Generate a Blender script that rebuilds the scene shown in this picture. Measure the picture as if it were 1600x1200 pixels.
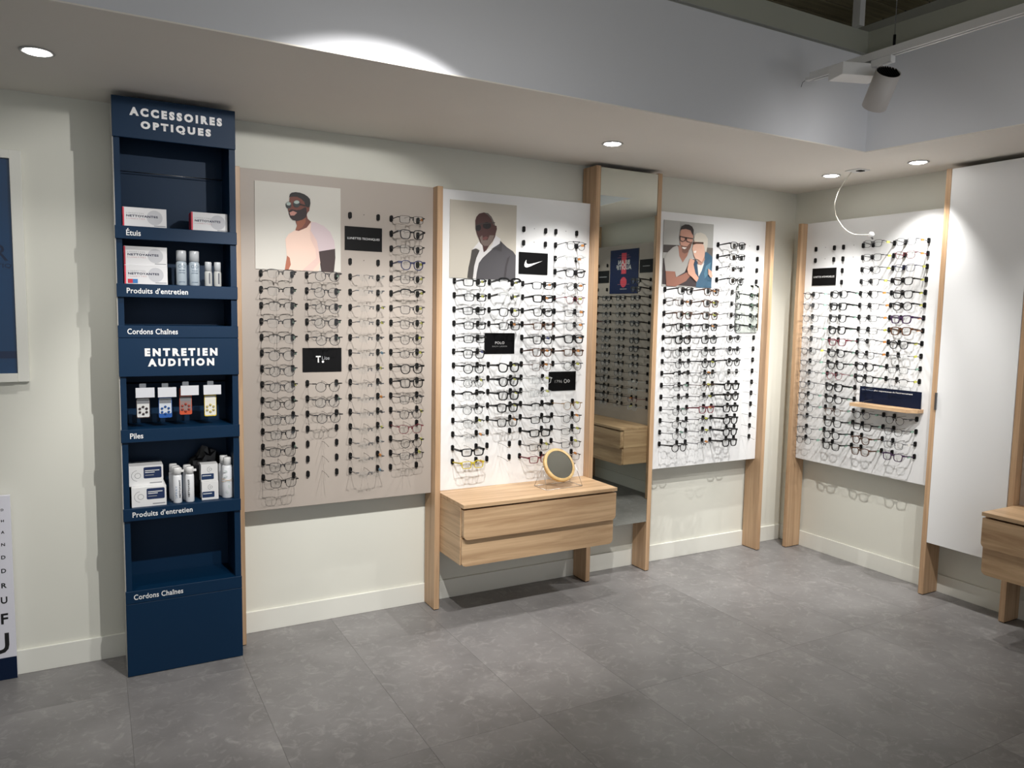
import bpy, bmesh, math, random
from mathutils import Vector, Matrix, noise

random.seed(7)
scene = bpy.context.scene
for o in list(bpy.data.objects):
    bpy.data.objects.remove(o)
COL = scene.collection
PI = math.pi

# ------------------------------------------------------------------ camera
CAM_POS = (-4.41557, -3.85126, 1.61642)
YAW, PITCH, ROLL, FPX = 0.505524, -0.0921389, 0.0181426, 1188.465
cy_, sy_, cp_, sp_ = math.cos(YAW), math.sin(YAW), math.cos(PITCH), math.sin(PITCH)
fwd = Vector((sy_ * cp_, cy_ * cp_, sp_))
rgt = Vector((cy_, -sy_, 0))
upv = rgt.cross(fwd)
r2 = rgt * math.cos(ROLL) + upv * math.sin(ROLL)
u2 = -rgt * math.sin(ROLL) + upv * math.cos(ROLL)
cam = bpy.data.objects.new('camera', bpy.data.cameras.new('camera'))
COL.objects.link(cam)
M = Matrix((r2, u2, -fwd)).transposed().to_4x4()
M.translation = Vector(CAM_POS)
cam.matrix_world = M
cam.data.sensor_fit = 'HORIZONTAL'
cam.data.sensor_width = 36
cam.data.lens = FPX / 1600 * 36
cam.data.clip_start = 0.05
scene.camera = cam

# ------------------------------------------------------------------ world, exposure
world = bpy.data.worlds.new('world')
scene.world = world
world.use_nodes = True
bg = world.node_tree.nodes['Background']
bg.inputs[0].default_value = (0.93, 0.96, 1.0, 1)
bg.inputs[1].default_value = 0.33            # even fill light, added through the side left open behind the camera
scene.view_settings.view_transform = 'Standard'
scene.view_settings.look = 'None'
scene.view_settings.gamma = 1
scene.view_settings.use_curve_mapping = False
scene.view_settings.exposure = 1.05

# lamps of the room: name, position, aim, cone angle, blend, watts
DOWN = [
    ('leftmost recessed downlight above the blue framed window', (-4.554, -0.63), (-4.55, -0.45, 0.0), 110, 0.9, 12),
    ('recessed downlight in front of the tall mirror top', (-2.036, -0.575), (-2.10, -0.25, 0.6), 92, 0.7, 30),
    ('recessed downlight nearest the room corner', (-0.400, -0.606), (-0.75, -0.42, 0.4), 96, 0.7, 44),
    ('recessed downlight nearest the tall white cabinet door', (-0.351, -1.14), (-0.20, -0.84, 0.5), 90, 0.7, 24),
]
SPOTS = [
    ('white track spotlight with black finned rear end hanging by bulkhead corner', (-1.33, -1.595, 2.632), (-0.55, -0.1, 0.85), 74, 0.6, 60),
    ('white track spotlight aimed at taupe panel from upper left', (-3.62, -2.0, 2.60), (-3.52, -0.1, 0.62), 66, 0.5, 60),
    ('white track spotlight aimed down at taupe panel', (-3.30, -2.0, 2.60), (-3.72, -0.1, 0.95), 89, 0.25, 26),
    ('white track spotlight aimed at white panel with drawers', (-2.95, -2.0, 2.66), (-2.38, -0.1, 0.75), 66, 0.6, 60),
    ('added unseen track spotlight brightening white panel on right wall', (-1.33, -2.30, 2.60), (-0.1, -0.55, 0.60), 48, 0.7, 34),  # unseen lamp added to brighten the right wall panel
    ('white track spotlight aimed at reflected taupe panel', (-1.33, -2.85, 2.60), (-0.1, -2.1, 1.2), 60, 0.5, 16),
]

# ------------------------------------------------------------------ materials
def srgb(r, g, b):
    f = lambda c: (c / 255 / 12.92) if c / 255 <= 0.04045 else ((c / 255 + 0.055) / 1.055) ** 2.4
    return (f(r), f(g), f(b), 1)

MATS = {}
def mat(name, col, rough=0.6, metal=0.0, spec=0.5):
    if name in MATS:
        return MATS[name]
    m = bpy.data.materials.new(name)
    m.use_nodes = True
    p = m.node_tree.nodes['Principled BSDF']
    p.inputs['Base Color'].default_value = col if len(col) == 4 else (*col, 1)
    p.inputs['Roughness'].default_value = rough
    p.inputs['Metallic'].default_value = metal
    p.inputs['Specular IOR Level'].default_value = spec
    MATS[name] = m
    return m

def nd(m, t, **kw):
    n = m.node_tree.nodes.new(t)
    for k, v in kw.items():
        setattr(n, k, v)
    return n

def paint(name, col, rough=0.7, bump=0.02, scale=180, var=0.03):
    """wall paint / lacquer: colour with faint mottling and roller grain"""
    m = mat(name, col, rough)
    L = m.node_tree.links
    p = m.node_tree.nodes['Principled BSDF']
    geo = nd(m, 'ShaderNodeNewGeometry')
    n1 = nd(m, 'ShaderNodeTexNoise')
    n1.inputs['Scale'].default_value = 2.0
    L.new(geo.outputs['Position'], n1.inputs['Vector'])
    mx = nd(m, 'ShaderNodeMix', data_type='RGBA')
    mx.inputs[6].default_value = tuple(c * (1 - var) for c in col[:3]) + (1,)
    mx.inputs[7].default_value = tuple(min(1, c * (1 + var)) for c in col[:3]) + (1,)
    L.new(n1.outputs['Fac'], mx.inputs[0])
    L.new(mx.outputs[2], p.inputs['Base Color'])
    n2 = nd(m, 'ShaderNodeTexNoise')
    n2.inputs['Scale'].default_value = scale
    L.new(geo.outputs['Position'], n2.inputs['Vector'])
    b = nd(m, 'ShaderNodeBump')
    b.inputs['Strength'].default_value = bump
    L.new(n2.outputs['Fac'], b.inputs['Height'])
    L.new(b.outputs['Normal'], p.inputs['Normal'])
    return m

def wood(name, scale, dark, light, rough=0.42):
    m = mat(name, light, rough)
    L = m.node_tree.links
    p = m.node_tree.nodes['Principled BSDF']
    tc = nd(m, 'ShaderNodeTexCoord')
    oi = nd(m, 'ShaderNodeObjectInfo')
    ad = nd(m, 'ShaderNodeVectorMath', operation='ADD')
    sc = nd(m, 'ShaderNodeVectorMath', operation='SCALE')
    sc.inputs[3].default_value = 7.0
    cb = nd(m, 'ShaderNodeCombineXYZ')
    for i in range(3):
        L.new(oi.outputs['Random'], cb.inputs[i])
    L.new(cb.outputs[0], sc.inputs[0])
    L.new(tc.outputs['Object'], ad.inputs[0])
    L.new(sc.outputs[0], ad.inputs[1])
    mp = nd(m, 'ShaderNodeMapping')
    mp.inputs['Scale'].default_value = scale
    L.new(ad.outputs[0], mp.inputs['Vector'])
    n1 = nd(m, 'ShaderNodeTexNoise')
    n1.inputs['Scale'].default_value = 1.0
    n1.inputs['Detail'].default_value = 5
    n1.inputs['Roughness'].default_value = 0.62
    n1.inputs['Distortion'].default_value = 0.6
    L.new(mp.outputs[0], n1.inputs['Vector'])
    cr = nd(m, 'ShaderNodeValToRGB')
    cr.color_ramp.elements[0].position = 0.3
    cr.color_ramp.elements[0].color = dark
    cr.color_ramp.elements[1].position = 0.68
    cr.color_ramp.elements[1].color = light
    L.new(n1.outputs['Fac'], cr.inputs[0])
    L.new(cr.outputs[0], p.inputs['Base Color'])
    b = nd(m, 'ShaderNodeBump')
    b.inputs['Strength'].default_value = 0.05
    L.new(n1.outputs['Fac'], b.inputs['Height'])
    L.new(b.outputs['Normal'], p.inputs['Normal'])
    return m

def emit(name, col, strength):
    m = bpy.data.materials.new(name)
    m.use_nodes = True
    nt = m.node_tree
    nt.nodes.remove(nt.nodes['Principled BSDF'])
    e = nt.nodes.new('ShaderNodeEmission')
    e.inputs[0].default_value = col
    e.inputs[1].default_value = strength
    nt.links.new(e.outputs[0], nt.nodes['Material Output'].inputs[0])
    return m

def clear(name, tint, gloss=0.06, rough=0.03):
    m = bpy.data.materials.new(name)
    m.use_nodes = True
    nt = m.node_tree
    nt.nodes.remove(nt.nodes['Principled BSDF'])
    t = nt.nodes.new('ShaderNodeBsdfTransparent')
    t.inputs[0].default_value = tint
    g = nt.nodes.new('ShaderNodeBsdfGlossy')
    g.inputs['Roughness'].default_value = rough
    mx = nt.nodes.new('ShaderNodeMixShader')
    lw = nt.nodes.new('ShaderNodeLayerWeight')
    pw = nt.nodes.new('ShaderNodeMath'); pw.operation = 'POWER'; pw.inputs[1].default_value = 4.0
    ma = nt.nodes.new('ShaderNodeMath'); ma.operation = 'MULTIPLY_ADD'
    ma.inputs[1].default_value = 0.6; ma.inputs[2].default_value = gloss
    nt.links.new(lw.outputs['Facing'], pw.inputs[0])
    nt.links.new(pw.outputs[0], ma.inputs[0])
    nt.links.new(ma.outputs[0], mx.inputs[0])
    nt.links.new(t.outputs[0], mx.inputs[1])
    nt.links.new(g.outputs[0], mx.inputs[2])
    nt.links.new(mx.outputs[0], nt.nodes['Material Output'].inputs[0])
    return m

WALL = paint('warm white wall paint', srgb(226, 226, 216))
CEIL = paint('matt ceiling paint', srgb(244, 239, 232))
BULK = paint('cool grey bulkhead paint', srgb(224, 226, 232), rough=0.42)
BULK2 = paint('greenish grey upper bulkhead', srgb(176, 178, 166), rough=0.5)
BASE = paint('off-white baseboard lacquer', srgb(232, 232, 224), rough=0.4, bump=0.0)
TAUPE = paint('taupe laminate', srgb(174, 164, 155), rough=0.5, bump=0.01)
WHITE = paint('white laminate', srgb(234, 235, 236), rough=0.4, bump=0.005)
NAVY = paint('navy lacquer', srgb(0, 40, 70), rough=0.5, bump=0.01, var=0.06)
NAVY.node_tree.nodes['Principled BSDF'].inputs['Specular IOR Level'].default_value = 0.28
NAVY2 = mat('navy board', srgb(2, 24, 54), 0.5, 0.0, 0.25)
WOODV = wood('oak vertical grain', (34, 34, 1.3), srgb(168, 134, 102), srgb(206, 173, 138))
WOODH = wood('oak horizontal grain', (1.5, 26, 26), srgb(170, 136, 102), srgb(216, 184, 146))
WOODS = wood('oak depth grain', (26, 1.5, 26), srgb(170, 136, 102), srgb(216, 184, 146))
BLACK = mat('black rubber', srgb(7, 7, 8), 0.6, 0.0, 0.25)
SIGNB = mat('black sign board', srgb(5, 5, 7), 0.5, 0.0, 0.18)
STEEL = mat('bright wire steel', srgb(200, 200, 200), 0.25, 1.0)
DSTEEL = mat('grey steel', srgb(120, 120, 122), 0.35, 1.0)
WHITEP = mat('white plastic', srgb(236, 236, 236), 0.4)
GREYSIDE = paint('light grey side panel', srgb(196, 194, 188), rough=0.5)
PRINTW = mat('white print', srgb(240, 240, 240), 0.6)
PRINTG = mat('grey print', srgb(150, 152, 156), 0.6)
PRINTN = mat('navy print', srgb(24, 30, 66), 0.6)
INK = mat('black ink', srgb(16, 16, 18), 0.6)
GAPSHADE = mat('painted gap shade', srgb(40, 30, 24), 0.8)
MIRROR = mat('silvered mirror', srgb(222, 228, 222), 0.015, 1.0)
LENS = clear('demo lens', (0.955, 0.965, 0.965, 1))
GLOW = emit('lit lamp', (1, 0.97, 0.92, 1), 14)

def P(r, g, b, rough=0.6):
    return mat('print %d %d %d' % (r, g, b), srgb(r, g, b), rough)

# vinyl tile floor
def floor_material():
    m = mat('concrete look vinyl tile', (0.2, 0.2, 0.2, 1), 0.42)
    L = m.node_tree.links
    p = m.node_tree.nodes['Principled BSDF']
    geo = nd(m, 'ShaderNodeNewGeometry')
    oi = nd(m, 'ShaderNodeObjectInfo')
    sc = nd(m, 'ShaderNodeVectorMath', operation='SCALE')
    cb = nd(m, 'ShaderNodeCombineXYZ')
    for i in range(3):
        L.new(oi.outputs['Random'], cb.inputs[i])
    sc.inputs[3].default_value = 31
    L.new(cb.outputs[0], sc.inputs[0])
    ad = nd(m, 'ShaderNodeVectorMath', operation='ADD')
    L.new(geo.outputs['Position'], ad.inputs[0])
    L.new(sc.outputs[0], ad.inputs[1])
    big = nd(m, 'ShaderNodeTexNoise')
    big.inputs['Scale'].default_value = 3.2
    big.inputs['Detail'].default_value = 6
    big.inputs['Roughness'].default_value = 0.6
    L.new(ad.outputs[0], big.inputs['Vector'])
    fine = nd(m, 'ShaderNodeTexNoise')
    fine.inputs['Scale'].default_value = 16
    fine.inputs['Detail'].default_value = 6
    fine.inputs['Roughness'].default_value = 0.7
    fine.inputs['Distortion'].default_value = 1.2
    L.new(ad.outputs[0], fine.inputs['Vector'])
    cr = nd(m, 'ShaderNodeValToRGB')
    cr.color_ramp.elements[0].position = 0.33
    cr.color_ramp.elements[0].color = srgb(114, 112, 112)
    cr.color_ramp.elements[1].position = 0.68
    cr.color_ramp.elements[1].color = srgb(133, 131, 131)
    L.new(big.outputs['Fac'], cr.inputs[0])
    cr2 = nd(m, 'ShaderNodeValToRGB')
    cr2.color_ramp.elements[0].position = 0.52
    cr2.color_ramp.elements[0].color = (0, 0, 0, 1)
    cr2.color_ramp.elements[1].position = 0.74
    cr2.color_ramp.elements[1].color = (0.55, 0.55, 0.55, 1)
    L.new(fine.outputs['Fac'], cr2.inputs[0])
    mx = nd(m, 'ShaderNodeMix', data_type='RGBA')
    L.new(cr2.outputs[0], mx.inputs[0])
    L.new(cr.outputs[0], mx.inputs[6])
    mx.inputs[7].default_value = srgb(168, 166, 164)
    mul = nd(m, 'ShaderNodeMix', data_type='RGBA', blend_type='MULTIPLY')
    mul.inputs[0].default_value = 1
    mr = nd(m, 'ShaderNodeMapRange')
    mr.inputs[3].default_value = 0.97
    mr.inputs[4].default_value = 1.02
    L.new(oi.outputs['Random'], mr.inputs[0])
    L.new(mx.outputs[2], mul.inputs[6])
    L.new(mr.outputs[0], mul.inputs[7])
    L.new(mul.outputs[2], p.inputs['Base Color'])
    b = nd(m, 'ShaderNodeBump')
    b.inputs['Strength'].default_value = 0.06
    L.new(fine.outputs['Fac'], b.inputs['Height'])
    L.new(b.outputs['Normal'], p.inputs['Normal'])
    return m
FLOOR = floor_material()

# ------------------------------------------------------------------ mesh helpers
def tag(o, label=None, cat=None, group=None, kind=None):
    if label: o['label'] = label
    if cat: o['category'] = cat
    if group: o['group'] = group
    if kind: o['kind'] = kind
    return o

def thing(name, label, cat, loc=(0, 0, 0), rz=0.0, group=None):
    o = bpy.data.objects.new(name, None)
    o.empty_display_size = 0.05
    COL.objects.link(o)
    o.location = loc
    o.rotation_euler = (0, 0, rz)
    return tag(o, label, cat, group)

def link(name, me, m=None, parent=None, loc=None, rot=None):
    o = bpy.data.objects.new(name, me)
    COL.objects.link(o)
    if m is not None:
        if len(me.materials) == 0:
            me.materials.append(m)
        elif me.materials[0] is not m:
            o.material_slots[0].link = 'OBJECT'
            o.material_slots[0].material = m
    if parent is not None:
        o.parent = parent
    if loc is not None: o.location = loc
    if rot is not None: o.rotation_euler = rot
    return o

def mesh(name, v, f, smooth=False):
    me = bpy.data.meshes.new(name)
    me.from_pydata([tuple(p) for p in v], [], f)
    me.validate()
    bm = bmesh.new()
    bm.from_mesh(me)
    bmesh.ops.recalc_face_normals(bm, faces=bm.faces)
    bm.to_mesh(me)
    bm.free()
    if smooth:
        for p in me.polygons:
            p.use_smooth = True
    return me

def boxm(name, lo, hi, bevel=0.0, seg=2):
    bm = bmesh.new()
    vs = [bm.verts.new((x, y, z)) for x in (lo[0], hi[0]) for y in (lo[1], hi[1]) for z in (lo[2], hi[2])]
    for q in ((0, 1, 3, 2), (4, 6, 7, 5), (0, 4, 5, 1), (2, 3, 7, 6), (0, 2, 6, 4), (1, 5, 7, 3)):
        bm.faces.new([vs[i] for i in q])
    bmesh.ops.recalc_face_normals(bm, faces=bm.faces)
    if bevel:
        bmesh.ops.bevel(bm, geom=bm.edges[:], offset=bevel, segments=seg, profile=0.5, affect='EDGES')
    me = bpy.data.meshes.new(name)
    bm.to_mesh(me)
    bm.free()
    return me

def box(name, lo, hi, m, parent=None, bevel=0.0):
    """box whose origin sits at its base centre"""
    c = ((lo[0] + hi[0]) / 2, (lo[1] + hi[1]) / 2, lo[2])
    me = boxm(name, [a - b for a, b in zip(lo, c)], [a - b for a, b in zip(hi, c)], bevel)
    return link(name, me, m, parent, c)

def prism(name, pts, y0, y1, smooth=False):
    """closed outline in XZ swept from y0 to y1"""
    n = len(pts)
    v = [(x, y0, z) for x, z in pts] + [(x, y1, z) for x, z in pts]
    f = [list(range(n)), list(range(2 * n - 1, n - 1, -1))]
    f += [[i, (i + 1) % n, n + (i + 1) % n, n + i] for i in range(n)]
    return mesh(name, v, f)

def prism_z(name, pts, z0, z1):
    n = len(pts)
    v = [(x, y, z0) for x, y in pts] + [(x, y, z1) for x, y in pts]
    f = [list(range(n)), list(range(2 * n - 1, n - 1, -1))]
    f += [[i, (i + 1) % n, n + (i + 1) % n, n + i] for i in range(n)]
    return mesh(name, v, f)

def flat(name, pts, y, m, parent):
    """one printed shape lying on a surface that faces -y"""
    me = bpy.data.meshes.new(name)
    a = sum(pts[i][0] * pts[(i + 1) % len(pts)][1] - pts[(i + 1) % len(pts)][0] * pts[i][1] for i in range(len(pts)))
    if a < 0: pts = pts[::-1]
    me.from_pydata([(x, y, z) for x, z in pts], [], [list(range(len(pts)))])
    return link(name, me, m, parent)

def rrect(x0, z0, x1, z1, r, n=5, corners='all'):
    pts = []
    for cx, cz, a0, key in ((x1 - r, z1 - r, 0, 'tr'), (x0 + r, z1 - r, 90, 'tl'), (x0 + r, z0 + r, 180, 'bl'), (x1 - r, z0 + r, 270, 'br')):
        if corners == 'all' or key in corners:
            for i in range(n + 1):
                a = math.radians(a0 + 90 * i / n)
                pts.append((cx + r * math.cos(a), cz + r * math.sin(a)))
        else:
            pts.append((cx + r * (1 if 'r' in key else -1), cz + r * (1 if 't' in key else -1)))
    return pts

def ell(cx, cz, rx, rz, n=20, rot=0.0):
    c, s = math.cos(rot), math.sin(rot)
    out = []
    for i in range(n):
        a = 2 * PI * i / n
        x, z = rx * math.cos(a), rz * math.sin(a)
        out.append((cx + x * c - z * s, cz + x * s + z * c))
    return out

def tube(name, pts, r, seg=6, smooth=True, radii=None):
    pts = [Vector(p) for p in pts]
    v, f = [], []
    up = Vector((0.13, 0.29, 0.95)).normalized()
    for i, p in enumerate(pts):
        d = (pts[min(i + 1, len(pts) - 1)] - pts[max(i - 1, 0)]).normalized()
        u = d.cross(up)
        if u.length < 1e-3: u = d.cross(Vector((1, 0, 0)))
        u.normalize()
        w = d.cross(u)
        rr = radii[i] if radii else r
        for k in range(seg):
            a = 2 * PI * k / seg
            v.append(p + u * (rr * math.cos(a)) + w * (rr * math.sin(a)))
    for i in range(len(pts) - 1):
        for k in range(seg):
            a, b = i * seg + k, i * seg + (k + 1) % seg
            f.append([a, b, b + seg, a + seg])
    f.append(list(range(seg))[::-1])
    f.append(list(range((len(pts) - 1) * seg, len(pts) * seg)))
    return mesh(name, v, f, smooth)

def lathe(name, prof, seg=24, smooth=True, closed=False):
    """profile [(r, z)] turned about z"""
    v, f = [], []
    n = len(prof)
    for i in range(seg):
        a = 2 * PI * i / seg
        for r, z in prof:
            v.append((r * math.cos(a), r * math.sin(a), z))
    for i in range(seg):
        j = (i + 1) % seg
        for k in range(n - 1 if not closed else n):
            k2 = (k + 1) % n
            f.append([i * n + k, j * n + k, j * n + k2, i * n + k2])
    me = bpy.data.meshes.new(name)
    me.from_pydata(v, [], f)
    bm = bmesh.new()
    bm.from_mesh(me)
    bmesh.ops.remove_doubles(bm, verts=bm.verts, dist=1e-6)
    bmesh.ops.recalc_face_normals(bm, faces=bm.faces)
    bm.to_mesh(me)
    bm.free()
    if smooth:
        for p in me.polygons: p.use_smooth = True
    return me

def text(s, x0, x1, zc, h, y, m, parent, bold=0.0, spacing=1.0, name='lettering', rot=0.0, fit=None):
    """lettering fitted into a box on a surface facing -y; h is its full height"""
    cu = bpy.data.curves.new('t', 'FONT')
    cu.body = s
    cu.size = 1
    cu.space_character = spacing
    cu.offset = bold
    cu.resolution_u = 3
    to = bpy.data.objects.new('t', cu)
    COL.objects.link(to)
    dg = bpy.context.evaluated_depsgraph_get()
    me = bpy.data.meshes.new_from_object(to.evaluated_get(dg))
    bpy.data.objects.remove(to)
    bpy.data.curves.remove(cu)
    xs = [v.co.x for v in me.vertices]; ys = [v.co.y for v in me.vertices]
    ax, bx, ay, by = min(xs), max(xs), min(ys), max(ys)
    c, sn = math.cos(rot), math.sin(rot)
    xc = (x0 + x1) / 2
    for v in me.vertices:
        u = ((v.co.x - ax) / (bx - ax) - 0.5) * (x1 - x0)
        w = ((v.co.y - ay) / (by - ay) - 0.5) * h
        v.co = (xc + u * c - w * sn, y, zc + u * sn + w * c)
    me.materials.clear()
    me.name = name
    return link(name, me, m, parent)

# ------------------------------------------------------------------ setting
RX = -PI / 2                       # things of the right wall: built for the back wall, turned by this
def struct(o):
    o['kind'] = 'structure'
    return o

WL, YF, ZU = -8.0, -7.0, 3.5
fl = struct(box('floor', (WL, YF, -0.06), (0, 0, -0.006), mat('tile bed', srgb(98, 97, 96), 0.8)))
tile_me = None
TX, TY = 0.485, 0.97
nx = 0
for i in range(-17, 1):
    for j in range(0, 8):
        x1 = -0.445 + TX * (i + 1); x0 = x1 - TX
        y1 = -0.385 - TY * (j - 1); y0 = y1 - TY
        x0c, x1c, y0c, y1c = max(x0, WL), min(x1, 0), max(y0, YF), min(y1, 0)
        if x1c - x0c < 0.02 or y1c - y0c < 0.02: continue
        full = (x1c - x0c > TX - 1e-4) and (y1c - y0c > TY - 1e-4)
        g = 0.0003
        if full:
            if tile_me is None:
                tile_me = boxm('tile', (-TX / 2 + g, -TY / 2 + g, 0), (TX / 2 - g, TY / 2 - g, 0.006), 0.0003, 1)
                tile_me.materials.append(FLOOR)
            me = tile_me
        else:
            w, d = (x1c - x0c) / 2 - g, (y1c - y0c) / 2 - g
            me = boxm('tile', (-w, -d, 0), (w, d, 0.006), 0.0003, 1)
            me.materials.append(FLOOR)
        t = link('tile', me, None, fl)
        t.location = Vector(((x0c + x1c) / 2, (y0c + y1c) / 2, -0.006)) - fl.location

struct(box('wall_back', (WL, 0, 0), (0.1, 0.1, ZU), WALL))
struct(box('wall_right', (0, YF, 0), (0.1, 0, ZU), WALL))
struct(box('wall_left', (WL - 0.1, YF, 0), (WL, 0, ZU), WALL))
struct(link('ceiling', prism_z('ceiling', [(WL, 0), (0, 0), (0, YF), (-0.334, YF), (-0.798, -1.134), (WL, -1.212)], 2.5, 2.505), CEIL))

def bulkhead(name, a, b, z0, z1, off, th=0.05, m=None):
    a, b = Vector(a), Vector(b)
    d = (b - a).normalized()
    n = Vector((-d.y, d.x))
    p = [a + n * off, b + n * off, b + n * (off + th), a + n * (off + th)]
    return struct(link(name, prism_z(name, [tuple(q) for q in p], z0, z1), m or BULK))
# back bulkhead: lower band, and an upper band set a little further back
bulkhead('wall_bulkhead_back', (-0.798, -1.134), (WL, -1.212), 2.505, 3.0, -0.05)
bulkhead('trim_1', (-0.798 + 0.09, -1.134), (WL, -1.212), 3.0, 3.16, -0.14, m=BULK2)
bulkhead('wall_bulkhead_right', (-0.334, YF), (-0.798, -1.134), 2.505, 3.0, -0.05)
bulkhead('trim_2', (-0.334, YF), (-0.798, -1.134 + 0.09), 3.0, 3.16, -0.14, m=BULK2)
struct(link('trim_3', prism_z('trim_3', [(WL, -1.212), (WL, -1.07), (-0.66, -1.0), (-0.2, YF), (-0.334, YF), (-0.798, -1.134)], 2.985, 2.9995), BULK2))
cu_ = struct(box('ceiling_upper', (WL, YF, ZU + 0.02), (0.1, 0.1, ZU + 0.08), mat('dark deck', srgb(40, 36, 30), 0.9)))
pk = None
PLK = wood('weathered ceiling planks', (2, 30, 30), srgb(170, 160, 132), srgb(206, 196, 164), 0.8)
for i in range(46):
    y1 = 0.0 - i * 0.152
    if pk is None:
        pk = boxm('plank', (-4.0, -0.072, 0), (4.0, 0.072, 0.02), 0.003, 1)
        pk.materials.append(PLK)
    t = link('plank', pk, None, cu_)
    t.location = Vector((-4.0, y1 - 0.076, ZU)) - cu_.location
struct(box('baseboard_back', (WL, -0.012, 0), (0, 0, 0.108), BASE, bevel=0.002))
struct(box('baseboard_right', (-0.012, YF, 0), (0, -0.012, 0.108), BASE, bevel=0.002))
hp = box('ceiling_hanger', (-0.84, -1.085, 3.16), (-0.80, -1.04, ZU), mat('white steel', srgb(215, 215, 215), 0.5))
tag(hp, 'white square hanger post rising from the bulkhead corner to the plank ceiling', 'post')

# framed blue window at the left edge
w = thing('window_1', 'white framed window with blue lit pane and dark lettering', 'window', (0, 0, 0))
w['kind'] = 'structure'; del w['category']
fx0, fx1, fz0, fz1 = -5.75, -4.652, 1.29, 2.255
for nm, lo, hi in (('frame_side', (fx1 - 0.042, -0.022, fz0), (fx1, -0.0005, fz1)), ('frame_side', (fx0, -0.022, fz0), (fx0 + 0.042, -0.0005, fz1)),
                   ('frame_top', (fx0 + 0.042, -0.024, fz1 - 0.036), (fx1 - 0.042, -0.0005, fz1)), ('frame_sill', (fx0 + 0.042, -0.028, fz0), (fx1 - 0.042, -0.0005, fz0 + 0.036))):
    box(nm, lo, hi, BASE, w, 0.0015)
pane = box('pane', (fx0 + 0.042, -0.008, fz0 + 0.036), (fx1 - 0.042, -0.001, fz1 - 0.036), mat('blue glazed pane', srgb(6, 56, 96), 0.06), w)
inkb = mat('dark blue ink', srgb(4, 26, 58), 0.3)
off = pane.location
def pl_text(s, x0, x1, zc, h, **k):
    t = text(s, x0, x1, zc, h, -0.0086, inkb, pane, **k)
    t.location = -off
    return t
pl_text('R', -4.765, -4.712, 1.832, 0.066, bold=0.0)
pl_text('TIQ', -4.754, -4.702, 1.777, 0.020)
bd = box('desk_reflection', (fx0 + 0.042, -0.0088, 1.39), (fx1 - 0.042, -0.008, 1.42), mat('painted desk reflection', srgb(6, 34, 70), 0.2), pane)  # dark band painted on the pane as the reflection of a desk
bd.location = bd.location - off

# ------------------------------------------------------------------ lamps
def spot_light(name, loc, aim, ang, blend, watts, parent, size=0.012, col=(1.0, 0.975, 0.94)):
    l = bpy.data.lights.new(name, 'SPOT')
    l.energy = watts
    l.spot_size = math.radians(ang)
    l.spot_blend = blend
    l.shadow_soft_size = size
    l.color = col
    o = bpy.data.objects.new(name, l)
    COL.objects.link(o)
    d = (Vector(aim) - Vector(loc)).normalized()
    o.rotation_euler = d.to_track_quat('-Z', 'Y').to_euler()
    o.location = Vector(loc) - parent.location
    o.parent = parent
    return o

ring = lathe('trim_ring', [(0.041, 0.0), (0.052, 0.0), (0.056, -0.003), (0.052, -0.006), (0.043, -0.004)], 32, closed=True)
cup = lathe('lamp', [(0.0, 0.0), (0.040, 0.0), (0.040, -0.004), (0.036, -0.007), (0.0, -0.008)], 32)
for lab, (x, y), aim, ang, bl, wt in DOWN:
    t = thing('downlight', lab, 'light', (x, y, 2.5), 0, 'recessed downlights in the soffit')
    link('trim_ring', ring, mat('grey lamp trim', srgb(190, 190, 190), 0.35), t)
    link('lamp', cup, GLOW, t)
    spot_light('beam', (x, y, 2.488), aim, ang, bl, wt, t, 0.014)

# lighting tracks
def track(lab, a, b, z):
    t = thing('lighting_track', lab, 'track', (a[0], a[1], z))
    d = Vector((b[0] - a[0], b[1] - a[1], 0))
    along_x = abs(d.x) > abs(d.y)
    L_ = d.length; s = -1 if (d.x + d.y) < 0 else 1
    def seg(name, w0, w1, z0, z1, m, l0=0.0, l1=None):
        l1 = L_ if l1 is None else l1
        lo, hi = sorted((s * l0, s * l1))
        if along_x: return box(name, (lo, w0, z0), (hi, w1, z1), m, t)
        return box(name, (w0, lo, z0), (w1, hi, z1), m, t)
    seg('rail', -0.018, -0.006, -0.034, 0, WHITEP); seg('rail', 0.006, 0.018, -0.034, 0, WHITEP)
    seg('rail_web', -0.006, 0.006, -0.012, 0, BLACK)
    return t
tr1 = track('white ceiling lighting track hanging beside the right bulkhead', (-1.33, -1.215), (-1.33, -5.2), 2.80)
link('hanging_wire', tube('hanging_wire', [(0, -0.43, 0.0), (0, -0.43, ZU - 2.8)], 0.0016, 6), DSTEEL, tr1)
link('wire_clamp', tube('wire_clamp', [(0, -0.43, 0.0), (0, -0.43, 0.05)], 0.006, 8), BLACK, tr1)
link('safety_wire', tube('safety_wire', [(0, 0, -0.02), (0, 0.03, -0.022), (0, 0.055, -0.03), (0, 0.062, -0.05)], 0.0016, 6), DSTEEL, tr1)
box('end_cap', (-0.012, 0, -0.03), (0.012, 0.03, -0.018), WHITEP, tr1)
dv = box('track_driver_box', (-1.46, -1.54, 2.70), (-1.26, -1.425, 2.755), WHITEP, bevel=0.003)
dv.rotation_euler = (0, 0, math.radians(-20))
tag(dv, 'flat white driver box clipped under the lighting track', 'driver box')
tr2 = track('white ceiling lighting track running parallel to the back bulkhead', (-4.6, -2.0), (-2.85, -2.0), 2.80)

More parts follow.
